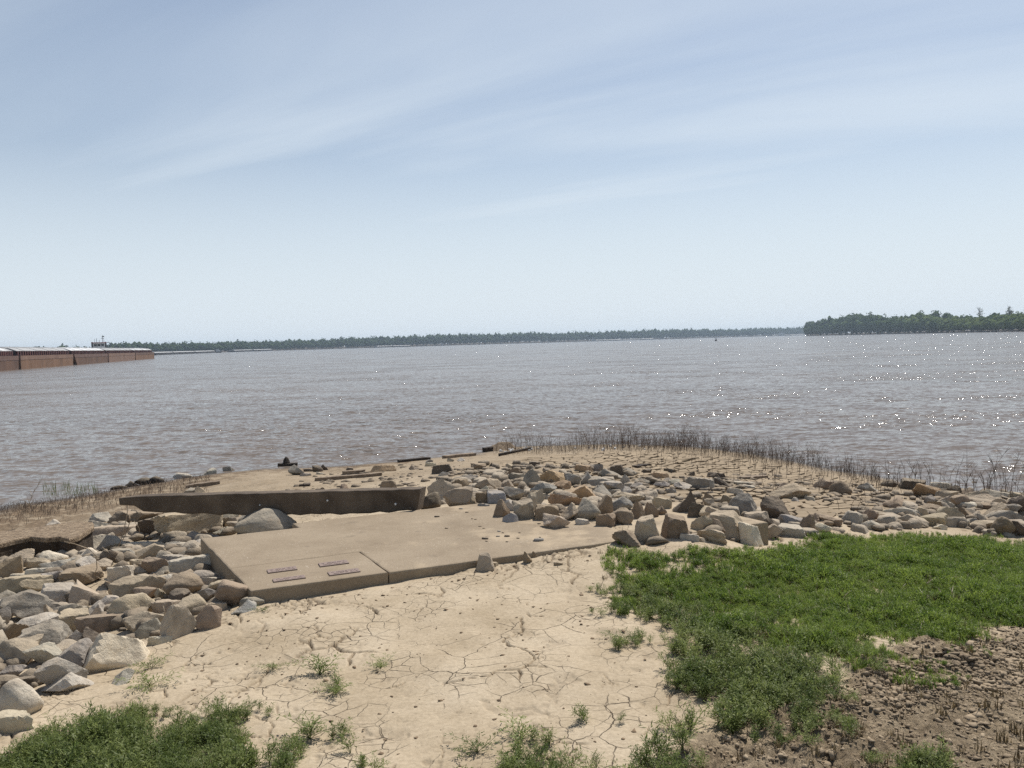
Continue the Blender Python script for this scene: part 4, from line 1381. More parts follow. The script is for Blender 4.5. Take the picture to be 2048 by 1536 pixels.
# boxes traced on enlarged views: x0,y0,x1,y1,tone+shape ; (view origin x, y, scale) ; some dark boxes are shadow made into dark stones
TRACE = [((0, 980, 3.2), """
570,905,940,1145,cp 410,980,635,1135,ga 190,1000,400,1125,la 0,980,235,1140,ta 0,1125,140,1215,ga 270,1085,515,1270,ga 310,1165,570,1290,la
-10,1250,225,1460,cr -60,1435,165,1560,cs 0,1210,260,1290,ds 730,1165,850,1250,la 175,850,440,1030,ga 440,895,575,995,ga 400,780,550,910,tb
530,800,820,905,bs 820,890,950,965,ga 850,835,1045,945,gp 950,935,1095,990,ls 1045,745,1235,950,tp 1240,750,1405,895,ba 820,780,1055,900,ta
720,675,960,840,tr 590,685,750,760,la 540,715,680,800,la 390,730,545,830,ga 300,735,395,830,ta 265,780,380,860,ta 120,810,350,920,la
60,660,330,830,ga -10,860,180,985,ba -20,770,55,890,ga 280,610,470,740,lb -20,710,110,780,ls -20,650,110,720,ga -30,560,280,660,ts
290,525,415,600,la 160,565,310,650,ta 410,505,625,615,ba 480,580,735,730,ta 440,605,550,680,ga 740,555,1020,700,ta 710,485,865,605,cb
860,485,980,555,ga 870,630,1000,710,ba 1000,630,1080,700,ta 1070,540,1290,680,br 940,550,1090,630,la 1195,520,1385,605,gr 1110,420,1390,530,lb
1000,420,1160,500,gs 920,435,1070,545,ba 1290,580,1480,680,ta 1395,585,1600,750,br 1245,630,1385,720,ga 1090,640,1225,730,da 1140,685,1330,800,tr
910,705,1020,790,ta 990,705,1140,790,ts 1545,680,1685,750,gr 1490,715,1630,790,sa 1330,720,1450,780,ts 270,390,410,465,cr 290,450,480,520,la
470,435,600,510,la 570,450,700,525,ta 720,380,845,445,ga 495,375,625,440,ca 350,340,570,420,ta 570,300,775,400,la 600,225,930,310,ts
600,190,770,250,ga 580,150,710,210,la 710,140,860,215,ba 1015,150,1400,295,tb 1075,100,1300,170,ga 1325,100,1510,200,lp 1530,122,1870,280,gr
1380,235,1550,290,la 1160,265,1385,340,ga 890,190,1020,290,da 860,130,1030,210,ba 790,330,1060,385,cs 840,350,1050,440,ta 1090,370,1280,430,ca
1060,330,1200,380,ca 1020,295,1140,345,ga 1190,320,1285,370,la 0,400,180,480,ta -10,440,120,560,ba 180,500,330,560,ls 650,390,740,480,da
300,190,380,230,la 1500,160,1580,240,la 1380,175,1500,240,ga 180,430,300,500,ta 470,680,640,735,ts 700,600,760,690,ta
560,880,720,985,da 60,540,190,600,ls 330,600,420,660,ta 840,440,920,490,ts 1270,560,1400,610,ls 960,490,1080,550,ga"""),
         ((820, 910, 6.4), """
245,330,545,600,ta 520,310,740,435,ba 135,500,380,690,dr 455,430,780,680,ta 700,505,850,650,ta 800,400,1040,520,ca 850,480,1010,640,bb
1000,470,1230,640,sb 850,625,1010,695,ss 1080,585,1270,795,bp 1225,580,1400,720,la 1325,590,1570,825,tb 1195,750,1380,870,sa 1450,465,1720,740,ta
1220,410,1450,610,ga 1500,365,1850,560,sa 1615,640,1900,830,bb 1725,770,2030,940,ta 1455,190,1660,405,ga 1690,190,2030,360,oa 1310,270,1460,350,ca
1330,335,1460,410,ta 1160,320,1320,470,ta 850,300,1170,450,ta 1260,230,1450,350,gs 1260,170,1410,270,ba 1130,220,1280,300,ga 890,235,1005,320,bp
700,315,790,370,cr 660,255,860,340,ga 790,105,960,190,bb 290,130,545,245,db 200,95,330,150,cs 360,215,500,270,la 1530,85,1655,155,db
1850,335,2048,450,oa 740,195,910,245,gs 1015,100,1090,150,da 1100,190,1240,240,ga 480,40,560,90,ta 610,35,700,85,la 200,60,290,100,ga
1380,130,1480,190,ga 1230,110,1330,170,ta"""),
         ((1120, 910, 6.4), """
-30,390,440,580,oa -120,500,285,655,oa 430,395,650,560,ga 180,570,490,840,gr -60,630,220,840,ta 440,525,660,770,ba 650,545,910,720,sr
660,480,1050,640,ta 690,405,900,520,la 580,345,820,520,ga 380,290,790,420,ga 895,615,1090,825,bp 1080,615,1245,805,bp 1215,655,1355,770,ba
1200,545,1410,690,ts 650,695,920,890,br 470,755,710,925,bb 205,815,370,895,ls 695,980,1005,1180,ba 955,810,1255,1115,tb 1310,785,1635,1070,bb
1460,480,1720,740,da 1550,595,1700,700,la 1650,615,1890,800,db 1815,670,2048,820,ta 1695,780,1945,1000,ta 1895,820,2100,960,ba
1785,940,2100,1120,ta 1555,1010,1765,1100,ls 1710,1050,1870,1115,ts 1835,490,2000,590,ba 1850,565,1970,660,ta 1600,290,1940,430,gs
1890,225,2048,300,da 1940,300,2048,390,ga 1480,355,1670,450,la 1390,315,1580,380,la 1210,340,1390,420,ga 1090,440,1290,495,gs 1180,225,1380,310,os
1050,175,1165,240,da 1330,175,1465,225,ds 820,170,990,270,ga 640,130,810,260,db 370,120,540,200,ga 200,125,390,220,os 230,225,440,385,ga
70,235,260,390,ga 600,215,790,310,ga 960,430,1040,535,ba 900,360,1045,450,ga 960,300,1160,380,ga 1120,320,1240,370,ga 1300,300,1400,360,ga
780,260,900,400,ga 500,180,640,290,ga 1640,215,1720,270,da 1320,430,1480,490,gs"""),
         ((1400, 930, 6.4), """
345,385,690,650,gp 815,430,1110,700,da 560,605,865,830,tb 1020,640,1290,810,sa 840,700,1035,870,da 780,765,1025,945,ta 1030,780,1310,925,lb
1220,650,1440,865,ba 515,740,780,885,cs 400,805,650,930,gr 70,620,545,890,tb 0,655,155,780,ba 20,540,300,690,ta 215,595,380,680,ba
265,390,430,530,ba 60,430,180,530,ta 680,550,810,620,da 1440,750,1650,860,cr 1530,650,1790,780,ba 1570,720,1700,785,br 1385,630,1560,740,ba
1380,720,1520,790,ts 1690,220,1910,380,br 1470,195,1690,310,ba 935,260,1360,440,ta 1085,345,1185,435,tr 1000,240,1120,345,ba 770,280,930,400,la
145,175,400,285,da 100,95,300,170,ds 440,210,690,260,ls 490,255,680,300,ls 360,300,535,375,ls 1830,610,2048,760,gs 1150,415,1260,470,la
1340,400,1460,460,ls"""),
         ((1720, 930, 6.244), """
355,540,710,690,la 470,630,790,770,ta 175,615,390,720,br 125,575,370,670,ta 20,560,200,700,ba 30,690,250,810,la 335,415,600,545,ba
780,610,1060,770,ta 700,550,860,700,ta 760,500,980,610,ba 870,470,1020,580,ba 1010,545,1250,710,ta 1020,450,1190,560,ga 1160,395,1330,550,ba
1230,470,1410,560,lb 1310,380,1690,490,ta 1390,480,1610,550,bb 1110,670,1320,760,cr 920,750,1060,810,ca 1240,540,1490,690,ba 1460,630,1650,710,ta
1640,580,2010,710,ga 1540,490,1790,640,ta 1670,680,1890,890,br 1890,720,2080,900,da 1870,410,2090,640,da 1680,430,1830,520,ta 1400,710,1680,800,ta
1320,670,1480,740,ga 1830,410,2000,490,ta 700,240,1000,420,oa 520,190,770,310,db 285,195,440,275,da 890,225,1100,300,ls 1110,265,1240,380,da
1240,300,1390,385,ba 1390,220,1560,300,ba 1280,330,1550,450,ta 1550,330,1800,420,ga 1800,340,2048,410,ta 980,330,1190,450,ta 0,230,200,330,ga
1780,500,1970,640,ga 940,390,1150,480,ta 800,390,920,500,ga"""),
         ((800, 860, 3.2), """
485,795,595,900,tp 790,782,842,826,ba 838,780,887,822,ba 575,845,625,880,ts 985,848,1042,870,bs"""),
         ((560, 880, 4.096), """
820,332,950,405,bb 480,360,575,420,bp 110,400,170,430,br 325,390,368,425,bp 75,205,190,290,ga 270,210,345,265,dr 340,200,392,250,da
200,235,300,262,ds 740,205,940,262,os 545,225,597,255,db 165,270,250,300,gs 300,260,360,285,la 1060,205,1160,245,ta 1190,185,1250,215,ls"""),
         ((0, 860, 2.56), """
895,220,975,250,lr 1040,198,1102,228,la 1145,186,1200,215,ga 1200,172,1262,205,ga 1275,163,1330,195,ta 1330,176,1366,196,da 1005,215,1030,228,da
640,262,700,292,kr 700,248,770,284,kr 765,240,832,275,kr 575,285,640,305,kr 950,298,1010,330,ga 1000,290,1050,325,ta"""),
         ]


def zone_of(cx, yb):
    if cx < 560:
        if yb < 1000: return "at the left waterline"
        if yb < 1078: return 'under the fallen concrete beam' if cx > 250 else 'behind the broken gravelly slab'
        if yb < 1135: return "against the slab's shaded end" if cx > 280 else "by the broken gravelly slab"
        if yb < 1200: return "in the heap beside the plaques" if cx > 280 else "mid slabside heap"
        if yb < 1262: return "near the plaque corner" if cx > 280 else "in front of the slabside heap"
        return 'where the slabside heap meets sand' if cx > 190 else "at the weedy heap foot"
    if cx < 830: return 'on the mud behind the beam'
    if cx < 1230:
        if yb < 945: return "near water behind the central pile"
        if yb < 972: return 'at the back of the central pile'
        if yb < 1003: return 'high in the central pile'
        if yb < 1060: return "on the slab by the central pile"
        return 'at the front edge of the plaque slab'
    if cx < 1480:
        if yb < 965: return "on mud past the central pile"
        if yb < 1005: return 'where the central pile thins out'
        if yb < 1050: return 'at the hidden end of the slab'
        return "between slab and green patch"
    if cx < 1720:
        if yb < 1012: return "on mud among dead stems"
        return "above the green patch"
    if yb < 990: return "among weeds by the water"
    if yb < 1030: return "in the back bank stones"
    return "behind the green patch edge"


ROCKS = []
for (ox, oy, s), txt in TRACE:
    for it in txt.split():
        a, b, c, d, t = it.split(',')
        ROCKS.append((ox + float(a) / s, oy + float(b) / s, ox + float(c) / s, oy + float(d) / s, t))
ROCKS.sort(key=lambda r: -(r[2] - r[0]) * (r[3] - r[1]))
GROUP = 'riprap stones strewn over the bank'


def build_rocks():
    P = hit([(r[0] + r[2]) / 2 for r in ROCKS], [r[3] - 1.0 for r in ROCKS])
    made = []
    dd = np.hypot(P[:, 0], P[:, 1]); kk = 1 + 0.30 * np.array([(r[2] - r[0]) for r in ROCKS]) / F_PX
    ZG = surf_z(P[:, 0] * kk, P[:, 1] * kk)
    rg = random.Random(2)
    for i, (r, p) in enumerate(zip(ROCKS, P)):
        x0, y0, x1, y1, t = r
        tone, shape = t[0], t[1]
        d0 = math.hypot(p[0], p[1])
        grow = 1.20 if x0 > 830 else 1.12
        wpx, hpx = (x1 - x0) * grow, (y1 - y0) * grow
        W = wpx * d0 / F_PX
        al = math.atan2(CAM_Z - p[2], d0)
        Dp = W * rg.uniform(0.55, 0.78)
        if wpx > hpx * 2.2: Dp = W * 0.45
        hv = hpx * d0 / F_PX
        Hh = math.sqrt(max(hv * hv - (Dp * math.sin(al)) ** 2 * 0.5, (0.6 * hv) ** 2)) / math.cos(al)
        rc = d0 + Dp * 0.36
        cx, cy = (x0 + x1) / 2, (y0 + y1) / 2
        c = at_d(cx, cy, rc)
        zt = c[2] + Hh / 2
        zg = float(ZG[i])
        zb = min(c[2] - Hh / 2, zg - 0.03 - 0.04 * Hh)
        if tone == 'k' or p[2] < WATER_Z + .05: zb = min(zb, zg - .03)
        H2 = zt - zb
        sub = 4 if wpx > 42 else 3
        v, f = rock_verts(1000 + i, shape, sub)
        v = v * np.array([W, Dp, H2])
        me = np_mesh('rock', v, f, smooth=True)
        if shape != 'r': me.set_sharp_from_angle(angle=R(24))
        me.materials.append(MAT['rock'])
        az = math.atan2(c[0], c[1])
        o = bpy.data.objects.new('rock', me)
        COL.objects.link(o)
        o.location = (c[0], c[1], (zt + zb) / 2)
        o.rotation_euler = (0, 0, -az)
        k = rg.uniform(0.86, 1.14)
        tc = TONE[tone]
        o.color = (tc[0] * k, tc[1] * k * rg.uniform(.98, 1.02), tc[2] * k * rg.uniform(.95, 1.05), 1)
        size = 'big' if W > 0.42 else ('mid-sized' if W > 0.26 else ('small' if W > 0.14 else 'tiny'))
        made.append([o, f'{size} {TONE_W[tone]} {SHAPE_W[shape]} {zone_of(cx, y1)}', cx, y1])
    by = {}
    for m_ in made: by.setdefault(m_[1], []).append(m_)
    ORD = ['first', 'second', 'third', 'fourth', 'fifth', 'sixth', 'seventh', 'eighth', 'ninth', 'tenth', 'eleventh', 'twelfth']
    for lab, ms in by.items():
        ms.sort(key=lambda q: q[2])
        for j, q in enumerate(ms):
            full = lab
            if len(ms) == 2: full = lab + (', the one further left' if j == 0 else ', the one further right')
            elif len(ms) > 2: full = lab + f', {ORD[j]} from left'
            tag(q[0], full, 'rock', GROUP)
    return made


MADE_ROCKS = build_rocks()


def scatter_stones(name, polys, n, smin, smax, mat, label, cat, seed, flat=0.6, sub=2, tone=None, avoid_slab=True, rough=0.0, power=2.2, sink=0.0):
    """uncountable small stones, real geometry in one object"""
    rg = np.random.default_rng(seed)
    base = [rock_verts(5000 + seed * 20 + k, 'asbap'[k % 5], sub) for k in range(10)]
    if rough:
        base = [(v * (1 + rough * (np.random.default_rng(k).random((len(v), 1)) - .5)), f) for k, (v, f) in enumerate(base)]
    V, Fc = [], []; nb = 0
    xs_, ys_ = [], []
    for poly, frac in polys:
        pr = hit([q[0] for q in poly], [q[1] for q in poly])
        pg = [tuple(q[:2]) for q in pr]
        mnx, mxx = min(q[0] for q in pg), max(q[0] for q in pg); mny, mxy = min(q[1] for q in pg), max(q[1] for q in pg)
        need = int(n * frac); X = np.empty(0); Y = np.empty(0)
        while len(X) < need:
            x = rg.uniform(mnx, mxx, need * 4); y = rg.uniform(mny, mxy, need * 4)
            ok = in_poly(x, y, pg)
            X = np.concatenate([X, x[ok]]); Y = np.concatenate([Y, y[ok]])
        xs_.append(X[:need]); ys_.append(Y[:need])
    X = np.concatenate(xs_); Y = np.concatenate(ys_)
    if avoid_slab:
        ok = ~(in_poly(X, Y, SLAB_POLY) | in_poly(X, Y, SLAB2_POLY)); X, Y = X[ok], Y[ok]
    Z, _ = base_z(X, Y)
    for x, y, z in zip(X, Y, Z):
        v, f = base[rg.integers(0, 10)]
        s = smin + (smax - smin) * rg.random() ** power
        a = rg.uniform(0, 6.28)
        q = v * np.array([s, s * rg.uniform(.6, 1), s * flat * rg.uniform(.6, 1.2)])
        ca, sa = math.cos(a), math.sin(a)
        q = np.stack([q[:, 0] * ca - q[:, 1] * sa + x, q[:, 0] * sa + q[:, 1] * ca + y, q[:, 2] + z + s * flat * (.22 - sink)], -1)
        V.append(q); Fc.append(f + nb); nb += len(q)
    me = np_mesh(name, np.concatenate(V), np.concatenate(Fc), smooth=False)
    o = link(name, me, MAT[mat])
    if tone: o.color = (*tone, 1)
    tag(o, label, cat, kind='stuff')
    return o


HEAP_L = [(-60, 1110), (60, 1110), (190, 1062), (260, 1020), (420, 1035), (560, 1050), (590, 1056), (400, 1078), (440, 1140), (490, 1200), (400, 1240), (270, 1300), (150, 1350), (40, 1420), (-80, 1480)]
HEAP_M = [(850, 1000), (880, 960), (960, 930), (1080, 930), (1200, 935), (1330, 955), (1450, 960), (1560, 970), (1400, 990), (1320, 1035), (1180, 1040), (1000, 1015), (900, 1012)]
HEAP_R = [(1230, 1080), (1300, 1040), (1400, 1010), (1480, 1000), (1560, 1045), (1700, 1025), (1760, 985), (1900, 985), (2100, 990), (2150, 1080), (1900, 1065), (1700, 1060), (1500, 1085), (1350, 1088)]
scatter_stones('small_stones', [(HEAP_L, .40), (HEAP_M, .35), (HEAP_R, .25)], 1500, .05, .20, 'rock', 'small grey stones filling gaps between the boulders', 'stones', 1, tone=(.20, .165, .125))
scatter_stones('filler_stones', [(HEAP_L, .34), (HEAP_M, .40), (HEAP_R, .26)], 330, .10, .20, 'rock', 'half buried stones deep between the larger boulders', 'stones', 6, flat=.5, sub=3, tone=(.25, .21, .165), power=1.3, sink=.35)
scatter_stones('pile_stones', [([(850, 1000), (900, 965), (1000, 950), (1150, 950), (1300, 965), (1330, 1030), (1180, 1035), (1000, 1012)], .4),
                               ([(1340, 1080), (1400, 1020), (1480, 1010), (1560, 1050), (1700, 1040), (1780, 1020), (2048, 1010), (2060, 1072), (1700, 1062), (1500, 1080)], .22),
                               (HEAP_L, .25)], 240, .14, .28, 'rock', 'angular stones packed under and between the larger boulders', 'stones', 12, flat=.62, sub=3, tone=(.36, .31, .245), power=1.1, sink=.12)
scatter_stones('outlying_stones', [([(-10, 1120), (-120, 1120), (-420, 1170), (-480, 1330), (-250, 1480), (-30, 1490)], .5), ([(2060, 985), (2060, 1085), (2300, 1110), (2700, 1150), (2750, 1060), (2350, 1000)], .5)], 260, .16, .36, 'rock', 'stones continuing the riprap beyond the picture edges', 'stones', 9, flat=.6, sub=3, tone=(.36, .315, .25), power=1.1)
scatter_stones('stone_chips', [([(560, 1000), (620, 950), (800, 930), (960, 925), (1060, 960), (860, 985)], .4), ([(1350, 960), (1480, 948), (1780, 975), (1800, 1010), (1600, 1000), (1450, 985)], .6)], 500, .03, .16, 'rock', 'thin stone chips lying on the dried mud', 'stones', 2, flat=.35, sub=1, tone=(.20, .16, .118))
SOIL_PX = [(2048, 1245), (1900, 1280), (1790, 1300), (1680, 1375), (1540, 1430), (1420, 1485), (1250, 1560), (1200, 1640), (2800, 1640), (2700, 1230)]
scatter_stones('soil_clods', [(SOIL_PX, .5), ([(2060, 1265), (1900, 1300), (1800, 1318), (1720, 1385), (1800, 1420), (2060, 1370)], .5)], 4200, .008, .048, 'clod', 'broken clods of turned brown soil', 'soil', 3, flat=.5, sub=1, rough=1.1, power=3.6)
scatter_stones('soil_crumbs', [(SOIL_PX, .7), ([(2700, 1255), (2060, 1265), (1900, 1300), (1800, 1318), (1640, 1410), (1500, 1470), (1800, 1440), (2060, 1390)], .3)], 15000, .004, .026, 'clod', 'fine crumbs of turned brown soil', 'soil', 8, flat=.6, sub=1, rough=.8, power=2.6)
SAND_PX = [(500, 1215), (1180, 1110), (1260, 1250), (1330, 1400), (1200, 1536), (800, 1600), (350, 1400), (420, 1280)]
scatter_stones('mud_crumbs', [(SAND_PX, .75), ([(520, 1208), (700, 1185), (1000, 1130), (1230, 1096), (1220, 1110), (1000, 1160), (760, 1215), (560, 1235)], .25)], 750, .004, .030, 'crumb', 'dark crumbs and flakes of dry mud on the sand', 'mud', 4, flat=.35, sub=1, rough=.7, power=4)


def build_plates():
    rg = np.random.default_rng(77)
    mnx = min(p[0] for p in PLATE_POLY); mxx = max(p[0] for p in PLATE_POLY); mny = min(p[1] for p in PLATE_POLY); mxy = max(p[1] for p in PLATE_POLY)
    cs = 0.165
    gx = np.arange(mnx - 1, mxx + 1, cs); gy = np.arange(mny - 1, mxy + 1, cs * 1.15)
    pts = {}
    for i, x in enumerate(gx):
        for j, y in enumerate(gy):
            pts[(i, j)] = Vector((x + rg.uniform(-.62, .62) * cs + (cs / 2 if j % 2 else 0), y + rg.uniform(-.62, .62) * cs))
    V, Fq, Ft = [], [], []
    faces = []
    keys = list(pts); KX = np.array([pts[k].x for k in keys]); KY = np.array([pts[k].y for k in keys])
    KI = in_poly(KX, KY, PLATE_POLY); KZ = base_z(KX, KY)[0]
    for (i, j), inside, zk in zip(keys, KI, KZ):
        c = pts[(i, j)]
        if not inside: continue
        poly = [c + Vector(q) for q in ((-.35, -.35), (.35, -.35), (.35, .35), (-.35, .35))]
        for di in range(-2, 3):
            for dj in range(-2, 3):
                if di == 0 and dj == 0: continue
                o = pts.get((i + di, j + dj))
                if o is None: continue
                mid = (c + o) / 2; nr = (o - c)
                new = []
                for k in range(len(poly)):
                    a, b = poly[k], poly[(k + 1) % len(poly)]
                    da, db = (a - mid).dot(nr), (b - mid).dot(nr)
                    if da <= 0: new.append(a)
                    if (da < 0) != (db < 0) and abs(da - db) > 1e-12: new.append(a.lerp(b, da / (da - db)))
                poly = new
                if len(poly) < 3: break
            if len(poly) < 3: break
        if len(poly) < 3: continue
        ctr = sum(poly, Vector((0, 0))) / len(poly)
        gap = rg.uniform(0.008, 0.030)
        size = max((p - ctr).length for p in poly)
        k1 = max(1 - gap / max(size * .7, .03), .5); k2 = k1 * .84
        z0 = float(zk) + rg.normal(0, .003)
        tx, ty = rg.normal(0, .03, 2)
        n = len(poly); b = len(V)
        up = rg.uniform(.0, .006)
        for p in poly:
            q = ctr + (p - ctr) * k1; V.append((q.x, q.y, z0 - .05))
        for p in poly:
            q = ctr + (p - ctr) * k1; V.append((q.x, q.y, z0 + up + tx * (q.x - ctr.x) + ty * (q.y - ctr.y)))
        for p in poly:
            q = ctr + (p - ctr) * k2; V.append((q.x, q.y, z0 + .002 + tx * (q.x - ctr.x) + ty * (q.y - ctr.y)))
        for k in range(n):
            k_ = (k + 1) % n
            faces.append((b + k, b + k_, b + n + k_, b + n + k)); faces.append((b + n + k, b + n + k_, b + 2 * n + k_, b + 2 * n + k))
        faces.append(tuple(b + 2 * n + k for k in range(n)))
    me = bpy.data.meshes.new('mud_plates'); me.from_pydata(V, [], faces); me.update()
    bm = bmesh.new(); bm.from_mesh(me); bmesh.ops.recalc_face_normals(bm, faces=bm.faces[:]); bm.to_mesh(me); bm.free()
    o = link('mud_plates', me, MAT['mud_plate'])
    tag(o, 'dried mud cracked into curling plates on the point by the water', 'mud', kind='stuff')


build_plates()

# ------------------------------------------------------------------ plants


def leaf_quads(V, Fq, p, d, up, ln, wd):
    """diamond leaflet from p along d"""
    d = d.normalized(); s = d.cross(up)
    if s.length < 1e-5: s = Vector((1, 0, 0))
    s.normalize()
    b = len(V)
    V += [tuple(p), tuple(p + d * ln * .45 + s * wd * .5), tuple(p + d * ln), tuple(p + d * ln * .45 - s * wd * .5)]
    Fq.append((b, b + 1, b + 2, b + 3))


def weed_mesh(seed, h=0.10, stems=5, spread=0.9, leaf=0.014, nodes=9):
    rg = random.Random(seed)
    V, Fq = [], []
    tb = MB()
    for s in range(stems):
        a = rg.uniform(0, 6.28); ln = h * rg.uniform(.7, 1.25); lean = rg.uniform(.15, spread)
        pts = []
        for k in range(5):
            t = k / 4
            rad = ln * lean * t ** 1.3 * .8
            pts.append(Vector((math.cos(a + t * .4) * rad, math.sin(a + t * .4) * rad, ln * t * (1 - .22 * lean * t))))
        tb.tube(pts, [.0016, .0014, .0012, .001, .0006], 3, False)
        for k in range(nodes):
            t = 0.18 + 0.82 * (k + rg.random() * .6) / nodes
            i = min(int(t * 4), 3); p = pts[i].lerp(pts[i + 1], t * 4 - i)
            ax = (pts[i + 1] - pts[i]).normalized()
            for sd in range(2):
                an = rg.uniform(0, 6.28)
                side = (ax.orthogonal().normalized()); side.rotate(Matrix.Rotation(an, 3, ax))
                br = (side + ax * rg.uniform(.3, .9)).normalized()
                bl = leaf * rg.uniform(1.2, 2.6) * (1.15 - .5 * t)
                for q in range(3):
                    pp = p + br * bl * (q + 1) / 3
                    dd = br.copy(); dd.rotate(Matrix.Rotation(rg.uniform(-.9, .9), 3, Vector((rg.uniform(-1, 1), rg.uniform(-1, 1), 1)).normalized()))
                    leaf_quads(V, Fq, pp, dd, Vector((rg.uniform(-.6, .6), rg.uniform(-.6, .6), 1)), leaf * rg.uniform(.8, 1.3), leaf * .34)
    b = len(V)
    V += tb.v; Fq += [tuple(b + i for i in f) for f in tb.f]
    me = bpy.data.meshes.new('weed'); me.from_pydata(V, [], Fq); me.update()
    return me


def grass_mesh(seed, blades=34, h=0.075, spread=0.055):
    rg = random.Random(seed)
    V, Fq = [], []
    for _ in range(blades):
        a = rg.uniform(0, 6.28); r0 = spread * rg.random() ** .5
        p = Vector((math.cos(a) * r0, math.sin(a) * r0, -.005))
        d = rg.uniform(0, 6.28); ln = h * rg.uniform(.55, 1.25); bend = rg.uniform(.2, .95)
        w = rg.uniform(.0022, .0042)
        s = Vector((-math.sin(d), math.cos(d), 0))
        prev = None
        for k in range(4):
            t = k / 3
            q = p + Vector((math.cos(d) * ln * bend * t * t, math.sin(d) * ln * bend * t * t, ln * t * (1 - .3 * bend * t)))
            ww = w * (1 - t * .85)
            b = len(V); V += [tuple(q - s * ww), tuple(q + s * ww)]
            if prev is not None: Fq.append((prev, prev + 1, b + 1, b))
            prev = b
    me = bpy.data.meshes.new('tuft'); me.from_pydata(V, [], Fq); me.update()
    return me


def instancer(name, pts, rot, scl, idx, objs, label, cat):
    """one stuff object: points carrying plant instances"""
    coll = bpy.data.collections.new(name + '_kinds')
    for o in objs: coll.objects.link(o)
    me = bpy.data.meshes.new(name); me.vertices.add(len(pts)); me.vertices.foreach_set('co', np.asarray(pts, np.float32).ravel())
    a = me.attributes.new('rot', 'FLOAT_VECTOR', 'POINT'); a.data.foreach_set('vector', np.asarray(rot, np.float32).ravel())
    a = me.attributes.new('scl', 'FLOAT', 'POINT'); a.data.foreach_set('value', np.asarray(scl, np.float32))
    a = me.attributes.new('pick', 'INT', 'POINT'); a.data.foreach_set('value', np.asarray(idx, np.int32))
    me.update()
    o = link(name, me)
    ng = bpy.data.node_groups.new(name, 'GeometryNodeTree')
    ng.interface.new_socket('Geometry', in_out='INPUT', socket_type='NodeSocketGeometry')
    ng.interface.new_socket('Geometry', in_out='OUTPUT', socket_type='NodeSocketGeometry')
    gi = ng.nodes.new('NodeGroupInput'); go = ng.nodes.new('NodeGroupOutput')
    ci = ng.nodes.new('GeometryNodeCollectionInfo'); ci.inputs['Collection'].default_value = coll
    ci.inputs['Separate Children'].default_value = True; ci.inputs['Reset Children'].default_value = True
    ip = ng.nodes.new('GeometryNodeInstanceOnPoints'); ip.inputs['Pick Instance'].default_value = True
    def na(nm, ty):
        n = ng.nodes.new('GeometryNodeInputNamedAttribute'); n.data_type = ty; n.inputs['Name'].default_value = nm; return n.outputs['Attribute']
    e2r = ng.nodes.new('FunctionNodeEulerToRotation')
    Lk = ng.links.new
    Lk(gi.outputs[0], ip.inputs['Points']); Lk(ci.outputs[0], ip.inputs['Instance'])
    Lk(na('pick', 'INT'), ip.inputs['Instance Index']); Lk(na('rot', 'FLOAT_VECTOR'), e2r.inputs[0]); Lk(e2r.outputs[0], ip.inputs['Rotation'])
    Lk(na('scl', 'FLOAT'), ip.inputs['Scale']); Lk(ip.outputs[0], go.inputs[0])
    md = o.modifiers.new('plants', 'NODES'); md.node_group = ng
    tag(o, label, cat, kind='stuff')
    return o


def kind_objs(meshes, mat, pre):
    out = []
    for i, me in enumerate(meshes):
        me.materials.append(MAT[mat])
        out.append(bpy.data.objects.new(f'{pre}_kind', me))
    return out


def patch_points(px_poly, per_m2, rg, keep):
    pr = hit([q[0] for q in px_poly], [q[1] for q in px_poly]); pg = [tuple(q[:2]) for q in pr]
    mnx, mxx = min(q[0] for q in pg), max(q[0] for q in pg); mny, mxy = min(q[1] for q in pg), max(q[1] for q in pg)
    n = int((mxx - mnx) * (mxy - mny) * per_m2)
    x = rg.uniform(mnx, mxx, n); y = rg.uniform(mny, mxy, n)
    ins = in_poly(x, y, pg)
    d = poly_dist(x, y, pg) * np.where(ins, 1, -1)
    ok = keep(x, y, d)
    x, y, d = x[ok], y[ok], d[ok]
    z, _ = base_z(x, y)
    return np.stack([x, y, z], -1), d


